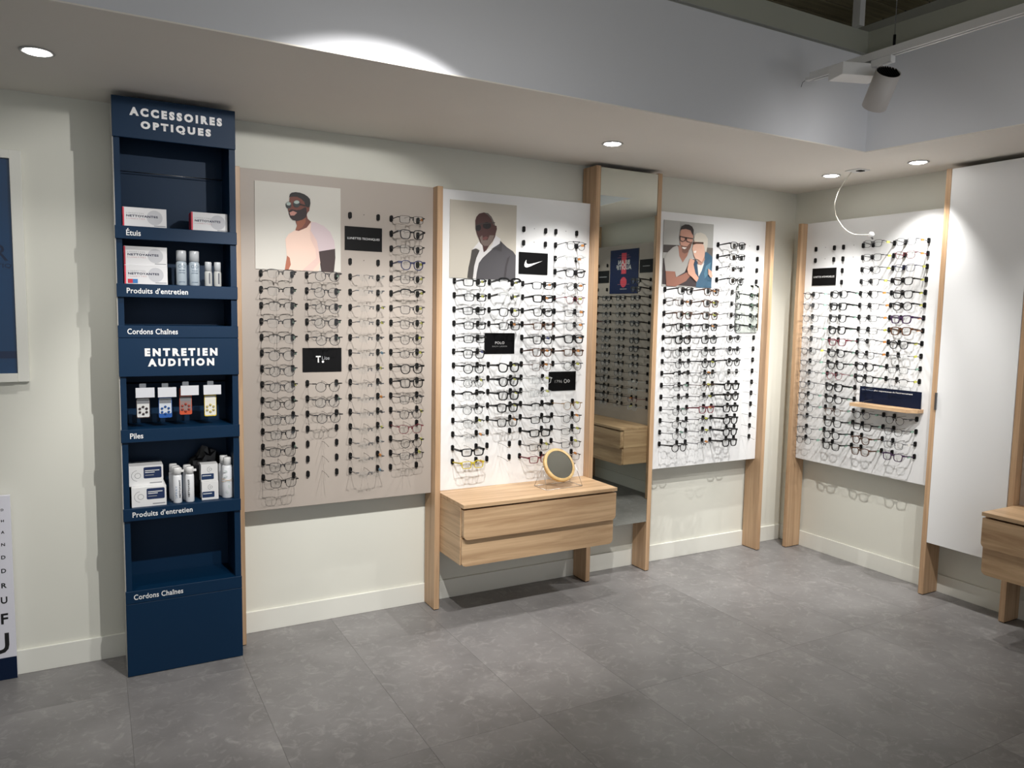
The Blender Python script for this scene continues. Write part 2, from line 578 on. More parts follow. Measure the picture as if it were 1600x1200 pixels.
body = lathe('body', [(0.053, 0.008), (0.053, 0.170), (0.0495, 0.170), (0.0495, 0.150), (0.0, 0.149), (0.0, 0.012), (0.0495, 0.012), (0.0495, 0.008)], 32, closed=False)
fin = None
for lab, loc, aim, ang, bl, wt in SPOTS:
    t = thing('track_spotlight', lab, 'spotlight', loc, 0, 'track spotlights')
    d = (Vector(aim) - Vector(loc)).normalized()
    q = d.to_track_quat('-Z', 'Y')
    # local z runs from the lit front (0) to the rear; the head is centred on loc
    R = q.to_matrix().to_4x4()
    shift = Matrix.Translation(-d * -0.0) @ R @ Matrix.Translation((0, 0, -0.089))
    for nm, me, m in (('body', body, mat('white lamp housing', srgb(205, 200, 198), 0.45)),):
        o = link(nm, me, m, t); o.matrix_local = shift
    if fin is None:
        v, f = [], []
        for i in range(9):
            xx = -0.040 + i * 0.010
            hw = math.sqrt(max(0.0, 0.048 ** 2 - xx * xx)) * 0.98
            b = len(v)
            for dx in (-0.0012, 0.0012):
                for yy in (-hw, hw):
                    for zz in (0.151, 0.173): v.append((xx + dx, yy, zz))
            f += [[b + k for k in qd] for qd in ((0, 1, 3, 2), (4, 6, 7, 5), (0, 4, 5, 1), (2, 3, 7, 6), (0, 2, 6, 4), (1, 5, 7, 3))]
        fin = mesh('heat_sink', v, f)
        disc = lathe('rear_disc', [(0.0, 0.1505), (0.049, 0.1505)], 32)
        front = lathe('front_lens', [(0.0, 0.011), (0.049, 0.011)], 32)
    o = link('heat_sink', fin, BLACK, t); o.matrix_local = shift
    o = link('rear_disc', disc, BLACK, t); o.matrix_local = shift
    o = link('front_lens', front, GLOW, t); o.matrix_local = shift
    zt = 2.766 - loc[2]
    link('arm', tube('arm', [(0, 0, 0.04), (0, 0, zt)], 0.008, 10), WHITEP, t)
    ad = box('adapter', (-0.016, -0.05, zt - 0.03), (0.016, 0.05, zt), WHITEP, t, 0.003)
    spot_light('beam', tuple(Vector(loc) + d * 0.092), aim, ang, bl, wt, t, 0.012)

# ------------------------------------------------------------------ upright posts
def post(lab, u0, u1, top, right=False, depth=0.15):
    t = thing('upright_post', lab, 'post', (0, 0, 0), RX if right else 0, 'oak uprights of the display walls')
    me = boxm('board', (-(u1 - u0) / 2, -depth, 0.004), ((u1 - u0) / 2, -0.0125, top), 0.0015, 1)
    o = link('board', me, WOODV, t, ((u0 + u1) / 2, 0, 0))
    me = boxm('foot', (-(u1 - u0) / 2 + 0.003, -depth + 0.006, 0), ((u1 - u0) / 2 - 0.003, -0.02, 0.0045))
    link('foot', me, BLACK, t, ((u0 + u1) / 2, 0, 0))
    return t
post('oak upright post squeezed between blue display column and taupe panel', -3.834, -3.803, 2.262)
post('oak upright post between taupe panel and white drawer panel', -2.827, -2.796, 2.268)
post('tall oak upright post left of the tall mirror', -1.833, -1.802, 2.48)
post('tall oak upright post right of the tall mirror', -1.376, -1.345, 2.48)
post('oak upright post on back wall nearest the corner', -0.392, -0.361, 2.268)
post('oak upright post on right wall nearest the corner', 0.160, 0.191, 2.265, True)
post('tall oak upright post left of the tall white cabinet door', 1.180, 1.211, 2.476, True)
post('tall oak upright post right of the tall white cabinet door', 1.641, 1.672, 2.476, True)
post('tall oak upright post at far end of the mirrored taupe panel', 2.640, 2.671, 2.476, True)

# ------------------------------------------------------------------ display panels with holders
ROWZ = lambda k: 2.088 - 0.0755 * k
PF = 0.097                                         # panel face, distance from the wall
oval_me = prism('temple_holder', [(x * 1.0, z) for x, z in rrect(-0.0078, -0.016, 0.0078, 0.016, 0.0077, 5)], -0.011, 0.0)
oval_me.materials.append(BLACK)
rod_me = tube('nose_rod', [(0, 0, 0.009), (0, -0.05, 0.009), (0, -0.10, 0.004), (0, -0.118, -0.001), (0, -0.124, 0.002)], 0.0011, 5)
rod_me.materials.append(mat('thin clear rod', srgb(120, 118, 114), 0.25, 0.6))
dot_me = prism('peg_hole', ell(0, 0.008, 0.0022, 0.0022, 8), -0.0008, 0.0)
dot_me.materials.append(BLACK)

PANELS = {}
def panel(key, lab, u0, u1, m, right=False):
    t = thing('eyewear_rack', lab, 'display panel', (0, 0, 0), RX if right else 0)
    me = boxm('board', (-(u1 - u0) / 2, -PF, 0.642), ((u1 - u0) / 2, -PF + 0.018, 2.266), 0.001, 1)
    link('board', me, m, t, ((u0 + u1) / 2, 0, 0))
    for du in (u0 + 0.004, u1 - 0.034):
        box('mounting_batten', (du, -PF + 0.0185, 0.75), (du + 0.03, -0.012, 2.2), WOODV, t)
    PANELS[key] = (t, right)
    return t
panel('P1', 'taupe pegged display panel right of the blue column', -3.802, -2.828, TAUPE)
panel('P2', 'white pegged display panel above the drawers', -2.795, -1.834, WHITE)
panel('P3', 'white pegged display panel right of the tall mirror', -1.344, -0.393, WHITE)
panel('P4', 'white pegged display panel with little oak shelf on right wall', 0.192, 1.179, WHITE, True)
panel('P5', 'taupe pegged display panel on right wall seen in the tall mirror', 1.673, 2.639, TAUPE, True)

# left holder of each column (along the wall), spacing of the pair
COLS = {'P1': ([-3.707, -3.492, -3.276, -3.061], 0.145), 'P2': ([-2.705, -2.494, -2.283, -2.072], 0.143),
        'P3': ([-1.257, -1.040, -0.826, -0.611], 0.145), 'P4': ([0.276, 0.492, 0.708, 0.926], 0.146),
        'P5': ([1.757, 1.973, 2.189, 2.404], 0.146)}

# ------------------------------------------------------------------ eyeglasses
SHAPES = {  # width, height, squareness, bottom narrowing, cat lift
    'R': (0.0535, 0.034, 5.0, 0.14, 0.0), 'S': (0.0515, 0.040, 3.6, 0.2, 0.001), 'O': (0.0475, 0.044, 2.1, 0.03, 0.0),
    'P': (0.0485, 0.042, 2.5, 0.18, 0.001), 'C': (0.0530, 0.041, 2.9, 0.22, 0.005), 'A': (0.0520, 0.043, 2.7, 0.25, 0.0),
    'V': (0.0505, 0.034, 2.4, 0.06, 0.0), 'H': (0.0525, 0.038, 3.4, 0.2, 0.001), 'L': (0.0520, 0.033, 3.8, 0.12, 0.0)}
THICK = {'t': (0.0022, 0.0024), 'm': (0.0041, 0.0040), 'k': (0.0056, 0.0052)}
FRONT_Y = -0.108
def eye_outline(sh, side, n=26):
    w, h, e, nb, lift = SHAPES[sh]
    pts = []
    for i in range(n):
        a = 2 * PI * i / n
        c, s = math.cos(a), math.sin(a)
        x = w / 2 * math.copysign(abs(c) ** (2 / e), c)
        z = h / 2 * math.copysign(abs(s) ** (2 / e), s)
        x *= 1 - nb * (0.5 - z / h)
        if z > 0: z += lift * (x / (w / 2)) * (z / (h / 2))
        pts.append((x, z))
    bridge = 0.0185
    cx = bridge / 2 + w / 2
    return [(side * (cx + x), z - h * 0.28) for x, z in pts], cx
def wrap_y(x):
    return FRONT_Y - 0.005 * (1 - (x / 0.07) ** 2)

GCACHE = {}
def glasses_meshes(sh, th):
    if (sh, th) in GCACHE: return GCACHE[(sh, th)]
    w, h, e, nb, lift = SHAPES[sh]
    t, dp = THICK[th]
    v, f = [], []
    def boxy(p0, p1, a, b):
        """bar from p0 to p1 with half sizes a (z) and b (y)"""
        p0, p1 = Vector(p0), Vector(p1)
        d = (p1 - p0).normalized()
        s = Vector((0, 1, 0)) if abs(d.y) < 0.9 else Vector((1, 0, 0))
        s = (s - d * s.dot(d)).normalized()
        uu = d.cross(s)
        k = len(v)
        for p in (p0, p1):
            for i, j in ((-1, -1), (1, -1), (1, 1), (-1, 1)):
                v.append(p + uu * (a * i) + s * (b * j))
        for q in ((0, 1, 2, 3), (7, 6, 5, 4), (0, 4, 5, 1), (1, 5, 6, 2), (2, 6, 7, 3), (3, 7, 4, 0)):
            f.append([k + i for i in q])
    lenses = []
    for side in (-1, 1):
        out, cx = eye_outline(sh, side)
        n = len(out)
        zc = sum(p[1] for p in out) / n
        xc = side * cx
        if sh != 'L':
            k = len(v)
            for (x, z) in out:
                dx, dz = x - xc, z - zc
                l = math.hypot(dx, dz)
                tt = t
                if sh == 'H': tt = (t * 1.7 if dz > 0.012 else (t if dz > 0.004 else 0.0006))
                xo, zo = x + dx / l * tt, z + dz / l * tt
                y = wrap_y(x)
                dd = dp if not (sh == 'H' and dz < 0.004) else 0.0008
                v += [(x, y - dd / 2, z), (xo, y - dd / 2, zo), (xo, y + dd / 2, zo), (x, y + dd / 2, z)]
            for i in range(n):
                j = (i + 1) % n
                for a in range(4):
                    b = (a + 1) % 4
                    f.append([k + i * 4 + a, k + i * 4 + b, k + j * 4 + b, k + j * 4 + a])
        lv = [(x, wrap_y(x), z) for x, z in out]
        lm = bpy.data.meshes.new('lens')
        lm.from_pydata(lv, [], [list(range(n))])
        lm.materials.append(LENS)
        lenses.append(lm)
    zt = h * 0.5 - h * 0.28
    zb = zt - h * 0.22
    # bridge, end pieces
    bw = 0.0185 / 2 + w / 2 * nb * 0.35 + 0.001
    boxy((-bw, wrap_y(0), zb), (bw, wrap_y(0), zb), max(t, 0.0011), dp / 2)
    if sh == 'A': boxy((-0.024, wrap_y(0), zt + 0.002), (0.024, wrap_y(0), zt + 0.002), max(t, 0.0011), dp / 2)
    xe = 0.0185 / 2 + w
    for s in (-1, 1):
        boxy((s * (xe - 0.003), wrap_y(xe), zt - 0.006), (s * 0.0715, FRONT_Y + 0.003, zt - 0.006), max(t * 1.2, 0.0016), dp / 2)
        if th == 't':                                   # nose pads on little arms
            boxy((s * 0.0085, wrap_y(0), zb - 0.001), (s * 0.0078, wrap_y(0) + 0.007, zb - 0.008), 0.0008, 0.0008)
            boxy((s * 0.0078, wrap_y(0) + 0.006, zb - 0.005), (s * 0.0092, wrap_y(0) + 0.006, zb - 0.013), 0.0022, 0.0016)
    front_me = mesh('frame_front', v, f)
    temples = []
    ta, tb = {'t': (0.0018, 0.0014), 'm': (0.0039, 0.0018), 'k': (0.0054, 0.0022)}[th]
    for s in (-1, 1):
        v, f = [], []
        pth = [(s * 0.0715, FRONT_Y + 0.001, zt - 0.006), (s * 0.0725, -0.062, zt - 0.009), (s * 0.0724, -0.0112, -0.004)]
        k = 0
        for i, p in enumerate(pth):
            q = (1.0, 1.0, 0.85)[i] * (1.0 if not (th == 't' and i == 2) else 1.7)
            for a, b in ((-1, -1), (1, -1), (1, 1), (-1, 1)):
                v.append((p[0] + tb * a * q, p[1], p[2] + ta * b * q))
        for i in range(2):
            for a in range(4):
                b = (a + 1) % 4
                f.append([i * 4 + a, i * 4 + b, i * 4 + 4 + b, i * 4 + 4 + a])
        f += [[0, 1, 2, 3], [8, 9, 10, 11]]
        temples.append(mesh('temple', v, f))
    for me in [front_me] + temples: me.materials.append(BLACK)
    GCACHE[(sh, th)] = (front_me, lenses, temples)
    return GCACHE[(sh, th)]

v = []
f = []
for s in (-1, 1):                                       # a folded price tag straddling the temple
    b = len(v)
    x = s * 0.0028
    v += [(x, -0.013, -0.009), (x, 0.013, -0.007), (x * 0.5, 0.013, 0.005), (x * 0.5, -0.013, 0.004),
          (x * 0.6, -0.013, -0.009), (x * 0.6, 0.013, -0.007), (x * 0.2, 0.013, 0.005), (x * 0.2, -0.013, 0.004)]
    f += [[b + i for i in q] for q in ((0, 1, 2, 3), (7, 6, 5, 4), (0, 4, 5, 1), (1, 5, 6, 2), (2, 6, 7, 3), (3, 7, 4, 0))]
tag_me = mesh('price_tag', v, f)
tag_me.materials.append(BLACK)
FCOL = {'b': ('black', mat('black frame', srgb(9, 9, 11), 0.3, 0.0, 0.4)), 'g': ('gunmetal', mat('gunmetal frame', srgb(40, 40, 44), 0.3, 0.2)),
        's': ('silver', mat('silver frame', srgb(92, 94, 98), 0.28, 0.3)), 'n': ('navy', mat('navy frame', srgb(26, 32, 72), 0.3)),
        'w': ('tortoiseshell', mat('tortoise frame', srgb(74, 46, 28), 0.28)), 'r': ('burgundy', mat('burgundy frame', srgb(104, 34, 46), 0.3)),
        'y': ('yellow', mat('yellow frame', srgb(196, 178, 44), 0.35)), 'c': ('clear', mat('crystal frame', srgb(176, 178, 178), 0.2)),
        'd': ('golden', mat('gold frame', srgb(150, 116, 66), 0.25, 0.4)), 'p': ('dark purple', mat('plum frame', srgb(50, 28, 62), 0.28))}
TCOL = {'o': mat('orange tag', srgb(222, 146, 66), 0.5), 'y': mat('lime tag', srgb(206, 208, 92), 0.5), 'e': mat('mint tag', srgb(140, 176, 160), 0.5),
        'w': mat('white tag', srgb(228, 228, 224), 0.5), 'k': mat('smoke tag', srgb(60, 62, 62), 0.5), 'n': mat('navy tag', srgb(50, 60, 120), 0.5),
        'l': mat('sky tag', srgb(120, 160, 186), 0.5)}
SNAME = {'R': 'rectangular', 'S': 'square', 'O': 'round', 'P': 'rounded', 'C': 'cat-eye', 'A': 'double-bridge', 'V': 'oval', 'H': 'browline', 'L': 'rimless'}
TNAME = {'t': 'thin', 'm': '', 'k': 'thick'}
ORD = ['first', 'second', 'third', 'fourth', 'fifth', 'sixth', 'seventh', 'eighth', 'ninth', 'tenth', 'eleventh', 'twelfth', 'thirteenth', 'fourteenth', 'fifteenth', 'sixteenth', 'seventeenth', 'eighteenth']
PNAME = {'P1': 'taupe panel by blue column', 'P2': 'white panel above drawers', 'P3': 'white panel right of mirror', 'P4': 'white panel on right wall', 'P5': 'taupe panel in tall mirror'}

# per column: (first row, tokens); '.' leaves a place without glasses but with its rod, '_' without rod, 'x' covered
DATA = {
 'P1': ["xxxx Htbk Htbe Htbe Htge Htbe Otge Otge Otgy Otbe Stg- Stb- Stge Stgw Stb-",
        "xxxx Otge Otge Otge Otge Otge x x Otb- Otge Otg- . . . .",
        "_ x x _ Ltsw Ltsw Ltsy Ltsy Ltsk Ltsl Ltsy Ltsk Ltso Ltsk Ltsy Ltsw Ltso Ltsl",
        "Rtbo Smb- Stb- Pmny Stgy Hmby Stgy Stgy Ptgy Vtgy Pmb- Smb- Stgk Ptgy Ctr- Ptby Rtgy ."],
 'P2': ["xxxx Rmby Rmby Rmbk Rmbk Rmbk Smbn Ombk Otgy Hmbk Otgk Htby Ltso Rkbk Rmyo",
        "xxxx Hkby Hkcy Smby Rmbo x x Ckby Pkby Skby Skby Smbo . . .",
        "_ _ x x Rmbo Rkbo Smbk Rmwk Smbn Smwo Stwo Rtcy Rtcy Hmbk Rmbk Rkbk Rtby Rmrk",
        "_ Atbo Otco Smbk Otgo Ptry Rtgo Otso Skbo Rmwo Otgy x x Ptdy Ptbo Rtby Rtgy Rtwo"],
 'P3': ["xxxx Smbk Ptwo Pmwe Smbe Okbk Ptgk Ptgk Hmb- Stge Htb- Ptge Otgk Ptse Ombk",
        "xxxx Smwo Smwy Smwy Smbo Smbk Ptbk Omby Stbo Ptwy Htby Smro Htby Htsy Htso",
        "Smbk Rmbk Rtbk Ombk Stck Ptck Rtsk Otgk Otgk Otgk Pmbk Stc- Skb- Okb- Skb- Okb- Pkb- Skb-",
        "_ _ _ _ x x x x . . . . . . . . . ."],
 'P4': ["_ _ x x Otbe Ptse Ots- Rtse Htse Ptsy Vtse Htse Ots- Otge Ptse Hts- Ptse Otge",
        "____ Ombe Skbe Smbe Ckbe Smre Ombe Pmbe Ptre Ckbe Ombe Ptwe Smbe Ombe Smbe",
        "Stgy Stgy Otgy Stgy Otbo Rtgo Rtgo Rtgy Htgo Ptgo Ombe Pmbe . . Otge Smbe Pmwe Smwe",
        "Stso Stro Stny Smby Smby Omby Skpo Skwo Pmby Ltsy Rtse Htby x x Otbk Ptge Stsw Smpe"],
 'P5': ["x x Skbk Skbk Smbk Smbk Smbk Skbk Stb- Skbk Skbk Stgk Rtb- Htgk Stcw Stcw Rtro Rtcy",
        "xxxx Smb- Stgk Otb- Otgk Smbk Rtb- Otg- Otgk Htb- Otb- Htgk Otgw Otg- Ltsw",
        "xxxx Smbk Otbk Stgk Ptbk Rtb- Otgk Otg- Stgk Otgk Otbk Ptgw Otbk Otgk Htgk",
        "_ x x _ Omb- Smb- Smbw Omrk Smnk Otb- Orb- Smbk Ombk Stgk Ombk Ombk Smbk Omb-".replace('Orb-', 'Otr-')],
}
NG = 0
for key, cols in DATA.items():
    pt, right = PANELS[key]
    L, sp = COLS[key]
    for ci, line in enumerate(cols):
        toks = []
        for w_ in line.split():
            if set(w_) <= {'x', '_', '.'}: toks += list(w_)
            else: toks.append(w_)
        assert len(toks) == 18, (key, ci, len(toks))
        cnt = 0
        uc = L[ci] + sp / 2
        for k, tk in enumerate(toks):
            if tk == 'x': continue
            z = ROWZ(k)
            for du in (-sp / 2, sp / 2):
                link('temple_holder', oval_me, None, pt, (uc + du, -PF - 0.0003, z))
            if tk == '_':
                link('peg_hole', dot_me, None, pt, (uc, -PF - 0.0003, z))
                continue
            link('nose_rod', rod_me, None, pt, (uc, -PF, z))
            if tk == '.': continue
            sh, th, co, tg = tk
            cn, cm = FCOL[co]
            lab = ' '.join(x for x in (TNAME[th], cn, SNAME[sh], 'eyeglasses,', ORD[cnt], 'from top,', ORD[ci], 'column,', PNAME[key]) if x)
            cnt += 1
            NG += 1
            rr = random.Random(NG * 13 + 5)
            base = Vector((uc + rr.uniform(-0.0015, 0.0015), -PF, z + rr.uniform(-0.001, 0.002)))
            if right: base = Vector((base.y, -base.x, base.z))
            g = thing('eyeglasses', lab, 'eyeglasses', base, (RX if right else 0) + rr.uniform(-0.035, 0.035), 'eyeglasses on the ' + PNAME[key])
            g.rotation_euler.x = rr.uniform(-0.05, 0.03)
            fm, lens, tmp = glasses_meshes(sh, th)
            link('frame_front', fm, cm, g)
            for lm in lens: link('lens', lm, None, g)
            tm = FCOL['b'][1] if co == 'c' and th == 'k' else cm
            for me in tmp: link('temple', me, tm, g)
            if tg != '-':
                link('price_tag', tag_me, TCOL[tg], g, (0.0722, -0.058 + rr.uniform(-0.015, 0.02), 0.0))

# ------------------------------------------------------------------ signs and posters on the panels
def board(name, lab, cat, key, u0, u1, z0, z1, m, th=0.003, y=None, group=None):
    pt, right = PANELS[key]
    yy = -PF - 0.0006 if y is None else y
    c = ((u0 + u1) / 2, yy, z0)
    t = thing(name, lab, cat, c if not right else (c[1], -c[0], c[2]), RX if right else 0, group)
    box('board', (-(u1 - u0) / 2, -th, 0), ((u1 - u0) / 2, 0, z1 - z0), m, t, 0.0006)
    return t, -th - 0.0004, u1 - u0, z1 - z0

GS = 'black name signs on the panels'
s, y, W, H = board('brand_sign', 'black sign reading LUNETTES TECHNIQUES on taupe panel', 'sign', 'P1', -3.302, -3.109, 1.917, 2.035, SIGNB, group=GS)
text('LUNETTES TECHNIQUES', -0.083, 0.083, H * 0.5, 0.0125, y, PRINTW, s, spacing=1.0)
s, y, W, H = board('brand_sign', 'black sign reading T Lite on taupe panel', 'sign', 'P1', -3.514, -3.320, 1.312, 1.431, SIGNB, group=GS)
text('T', -0.0315, -0.008, H * 0.53, 0.033, y, PRINTW, s, bold=0.03)
flat('dot', ell(0.003, H * 0.425, 0.006, 0.006), y, PRINTW, s)
text('Lite', -0.002, 0.036, H * 0.58, 0.017, y, P(170, 172, 176), s)
s, y, W, H = board('brand_sign', 'black sign with white swoosh logo on white panel', 'sign', 'P2', -2.310, -2.120, 1.840, 1.962, SIGNB, group=GS)
sw = [(240, 662), (218, 700), (207, 745), (212, 775), (230, 790), (258, 792), (300, 778), (410, 726), (517, 680), (400, 712), (320, 731), (285, 737), (258, 733), (243, 718), (238, 695)]
flat('logo', [((px - 361) / 492 * W, H * (1 - ((py - 20 * (px - 118) / 492) - 533) / 367)) for px, py in sw], y, PRINTW, s)
s, y, W, H = board('brand_sign', 'black sign with small serif lettering POLO on white panel', 'sign', 'P2', -2.517, -2.328, 1.392, 1.508, SIGNB, group=GS)
text('POLO', -0.029, 0.029, H * 0.53, 0.014, y, P(200, 200, 200), s, spacing=1.1)
text('RALPH LAUREN', -0.046, 0.046, H * 0.36, 0.007, y, P(150, 150, 150), s, spacing=1.3)
s, y, W, H = board('brand_sign', 'black sign with 1796 and two rings on white panel', 'sign', 'P2', -2.096, -1.908, 1.171, 1.284, SIGNB, group=GS)
text('1796', -0.052, -0.002, H * 0.49, 0.017, y, P(140, 140, 140), s)
for cx, cz, r in ((0.021, 0.5, 0.0115), (0.043, 0.5, 0.0085)):
    o_ = ell(cx, H * cz, r * 0.9, r, 20); i_ = ell(cx, H * cz, r * 0.9 - 0.002, r - 0.002, 20)
    me = bpy.data.meshes.new('ring_mark')
    me.from_pydata([(a, y, b) for a, b in o_ + i_], [], [[k, (k + 1) % 20, 20 + (k + 1) % 20, 20 + k] for k in range(20)])
    link('ring_mark', me, P(225, 225, 225), s)
s, y, W, H = board('brand_sign', 'black sign reading LUNETTES INTEMPORELLES on right wall panel', 'sign', 'P4', 0.254, 0.445, 1.843, 1.959, SIGNB, group=GS)
text('LUNETTES INTEMPORELLES', -0.083, 0.083, H * 0.5, 0.0115, y, PRINTW, s)
s, y, W, H = board('brand_sign', 'black sign above the thick black frames, reflected in tall mirror', 'sign', 'P5', 1.729, 1.918, 2.001, 2.118, SIGNB, group=GS)
flat('faint_print', rrect(-0.05, H * 0.47, 0.05, H * 0.53, 0.002, 2), y, PRINTG, s)
s, y, W, H = board('brand_sign', 'black sign left of the mirrored hearing test poster', 'sign', 'P5', 2.378, 2.565, 1.924, 2.040, SIGNB, group=GS)
flat('faint_print', rrect(-0.06, H * 0.46, 0.06, H * 0.53, 0.002, 2), y, PRINTG, s)

def unbil(quad, p):
    """crop pixel -> (u, v) in the quad TL, TR, BL, BR"""
    TL, TR, BL, BR = [Vector(q) for q in quad]
    u, v_ = 0.5, 0.5
    for _ in range(12):
        a = TL.lerp(TR, u); b = BL.lerp(BR, u)
        e = a.lerp(b, v_) - Vector(p)
        du = (TR - TL).lerp(BR - BL, v_); dv_ = b - a
        det = du.x * dv_.y - du.y * dv_.x
        u -= (e.x * dv_.y - e.y * dv_.x) / det
        v_ -= (du.x * e.y - du.y * e.x) / det
    return u, v_

def picture(lab, key, u0, u1, z0, z1, bgcol, quad, layers):
    s, y, W, H = board('photo_poster', lab, 'poster', key, u0, u1, z0, z1, bgcol, 0.004)
    cl = lambda q: min(1, max(0, q))
    for k, (nm, col, pts) in enumerate(layers):
        uv = [unbil(quad, p) for p in pts]
        flat(nm, [((cl(a) - 0.5) * W, (1 - cl(b)) * H) for a, b in uv], y - 0.00035 * k, P(*col), s)
    return s

def eq(cx, cy, rx, ry, n=18, rot=0.0):
    return ell(cx, cy, rx, ry, n, rot)

picture('square poster of smiling man in round sunglasses and pale T-shirt', 'P1', -3.731, -3.323, 1.805, 2.214, P(214, 211, 203),
        [(55, 50), (1062, 145), (65, 1090), (1070, 1135)], [
    ('printed_arm', (60, 44, 44), [(800, 880), (997, 850), (1002, 960), (985, 1130), (830, 1124), (812, 1010)]),
    ('printed_arm', (176, 104, 78), [(425, 925), (455, 960), (472, 1040), (442, 1105), (398, 1102), (412, 1010)]),
    ('printed_shirt', (240, 208, 192), [(520, 632), (560, 640), (650, 600), (705, 535), (760, 540), (860, 585), (940, 660), (985, 760), (997, 855), (800, 885), (808, 950), (818, 1020), (800, 1118), (440, 1105), (468, 1040), (455, 960), (420, 930), (415, 850), (405, 740), (440, 680)]),
    ('printed_shirt_shade', (212, 194, 198), [(705, 540), (760, 540), (860, 585), (940, 660), (985, 760), (997, 855), (800, 885), (775, 760), (700, 640)]),
    ('printed_shirt_fold', (228, 196, 186), [(690, 620), (775, 760), (800, 885), (812, 1010), (720, 1114), (600, 1110), (770, 960), (760, 860), (700, 740)]),
    ('printed_face', (118, 66, 54), [(452, 250), (490, 236), (545, 238), (600, 268), (630, 320), (640, 360), (662, 362), (688, 362), (684, 405), (662, 432), (655, 455), (665, 500), (705, 535), (655, 602), (560, 642), (520, 634), (538, 580), (520, 520), (490, 515), (460, 480), (435, 400), (430, 360), (440, 330), (450, 290)]),
    ('printed_neck', (150, 88, 64), [(538, 530), (600, 512), (640, 490), (640, 540), (600, 600), (550, 630), (524, 630), (538, 580)]),
    ('printed_beard', (44, 30, 32), [(447, 405), (470, 388), (535, 400), (585, 392), (625, 368), (645, 365), (655, 430), (645, 480), (600, 512), (540, 526), (490, 515), (460, 485), (442, 440)]),
    ('printed_mouth', (196, 140, 128), [(450, 428), (492, 408), (540, 428), (505, 462), (462, 462)]),
    ('printed_hair', (34, 30, 32), [(448, 248), (455, 215), (475, 195), (520, 188), (570, 194), (622, 212), (662, 238), (690, 268), (696, 320), (688, 362), (655, 362), (640, 345), (622, 300), (592, 268), (540, 242), (490, 240)]),
    ('printed_sunglasses', (54, 58, 60), eq(440, 340, 34, 40)),
    ('printed_sunglasses', (54, 58, 60), eq(533, 325, 42, 44)),
    ('printed_sunglass_glint', (176, 190, 184), eq(440, 325, 26, 20)),
    ('printed_sunglass_glint', (176, 190, 184), eq(533, 306, 32, 20)),
    ('printed_sunglass_arm', (40, 34, 34), [(572, 320), (665, 352), (663, 364), (572, 336)]),
])
picture('square poster of grey-bearded man in dark glasses and grey coat', 'P2', -2.734, -2.330, 1.802, 2.214, P(196, 190, 178),
        [(65, 92), (932, 178), (65, 1112), (912, 1145)], [
    ('printed_coat', (74, 72, 76), [(600, 735), (700, 660), (735, 655), (800, 715), (880, 768), (917, 820), (917, 1150), (395, 1132), (405, 1040), (430, 920), (480, 850)]),
    ('printed_coat', (70, 66, 64), [(340, 750), (390, 728), (445, 760), (400, 850), (372, 960), (358, 1125), (285, 1115), (300, 980), (325, 860)]),
    ('printed_sleeve_fold', (56, 52, 56), [(800, 860), (840, 820), (800, 960), (780, 1145), (750, 1145), (770, 980)]),
    ('printed_hoodie', (210, 208, 208), [(440, 755), (495, 780), (550, 735), (605, 735), (480, 850), (430, 920), (405, 1040), (395, 1130), (355, 1122), (372, 960), (400, 850)]),
    ('printed_collar', (214, 212, 212), [(348, 742), (370, 715), (430, 640), (470, 690), (495, 785), (440, 750), (400, 728)]),
    ('printed_collar', (206, 204, 206), [(545, 745), (600, 680), (645, 560), (712, 608), (702, 665), (640, 705), (580, 735)]),
    ('printed_coat_collar', (64, 60, 62), [(588, 742), (695, 705), (706, 630), (737, 658), (722, 770), (650, 738)]),
    ('printed_head', (72, 46, 44), [(380, 370), (395, 320), (430, 280), (490, 265), (545, 275), (590, 320), (625, 390), (640, 435), (657, 438), (662, 480), (648, 530), (638, 580), (605, 640), (560, 695), (520, 760), (490, 780), (478, 690), (450, 660), (425, 600), (400, 540), (385, 480)]),
    ('printed_hair', (96, 88, 84), [(490, 265), (545, 275), (590, 320), (625, 390), (636, 440), (612, 420), (585, 350), (540, 300)]),
    ('printed_beard', (112, 98, 92), [(438, 585), (470, 560), (480, 625), (540, 620), (565, 560), (628, 560), (600, 640), (552, 694), (500, 700), (458, 665)]),
    ('printed_mouth', (104, 64, 62), [(470, 592), (520, 572), (546, 592), (510, 625), (475, 612)]),
    ('printed_glasses', (26, 24, 26), eq(418, 462, 36, 42)),
    ('printed_glasses', (26, 24, 26), eq(530, 434, 54, 44)),
    ('printed_glasses_bar', (60, 54, 52), [(385, 425), (480, 400), (635, 392), (635, 404), (480, 414), (385, 438)]),
])
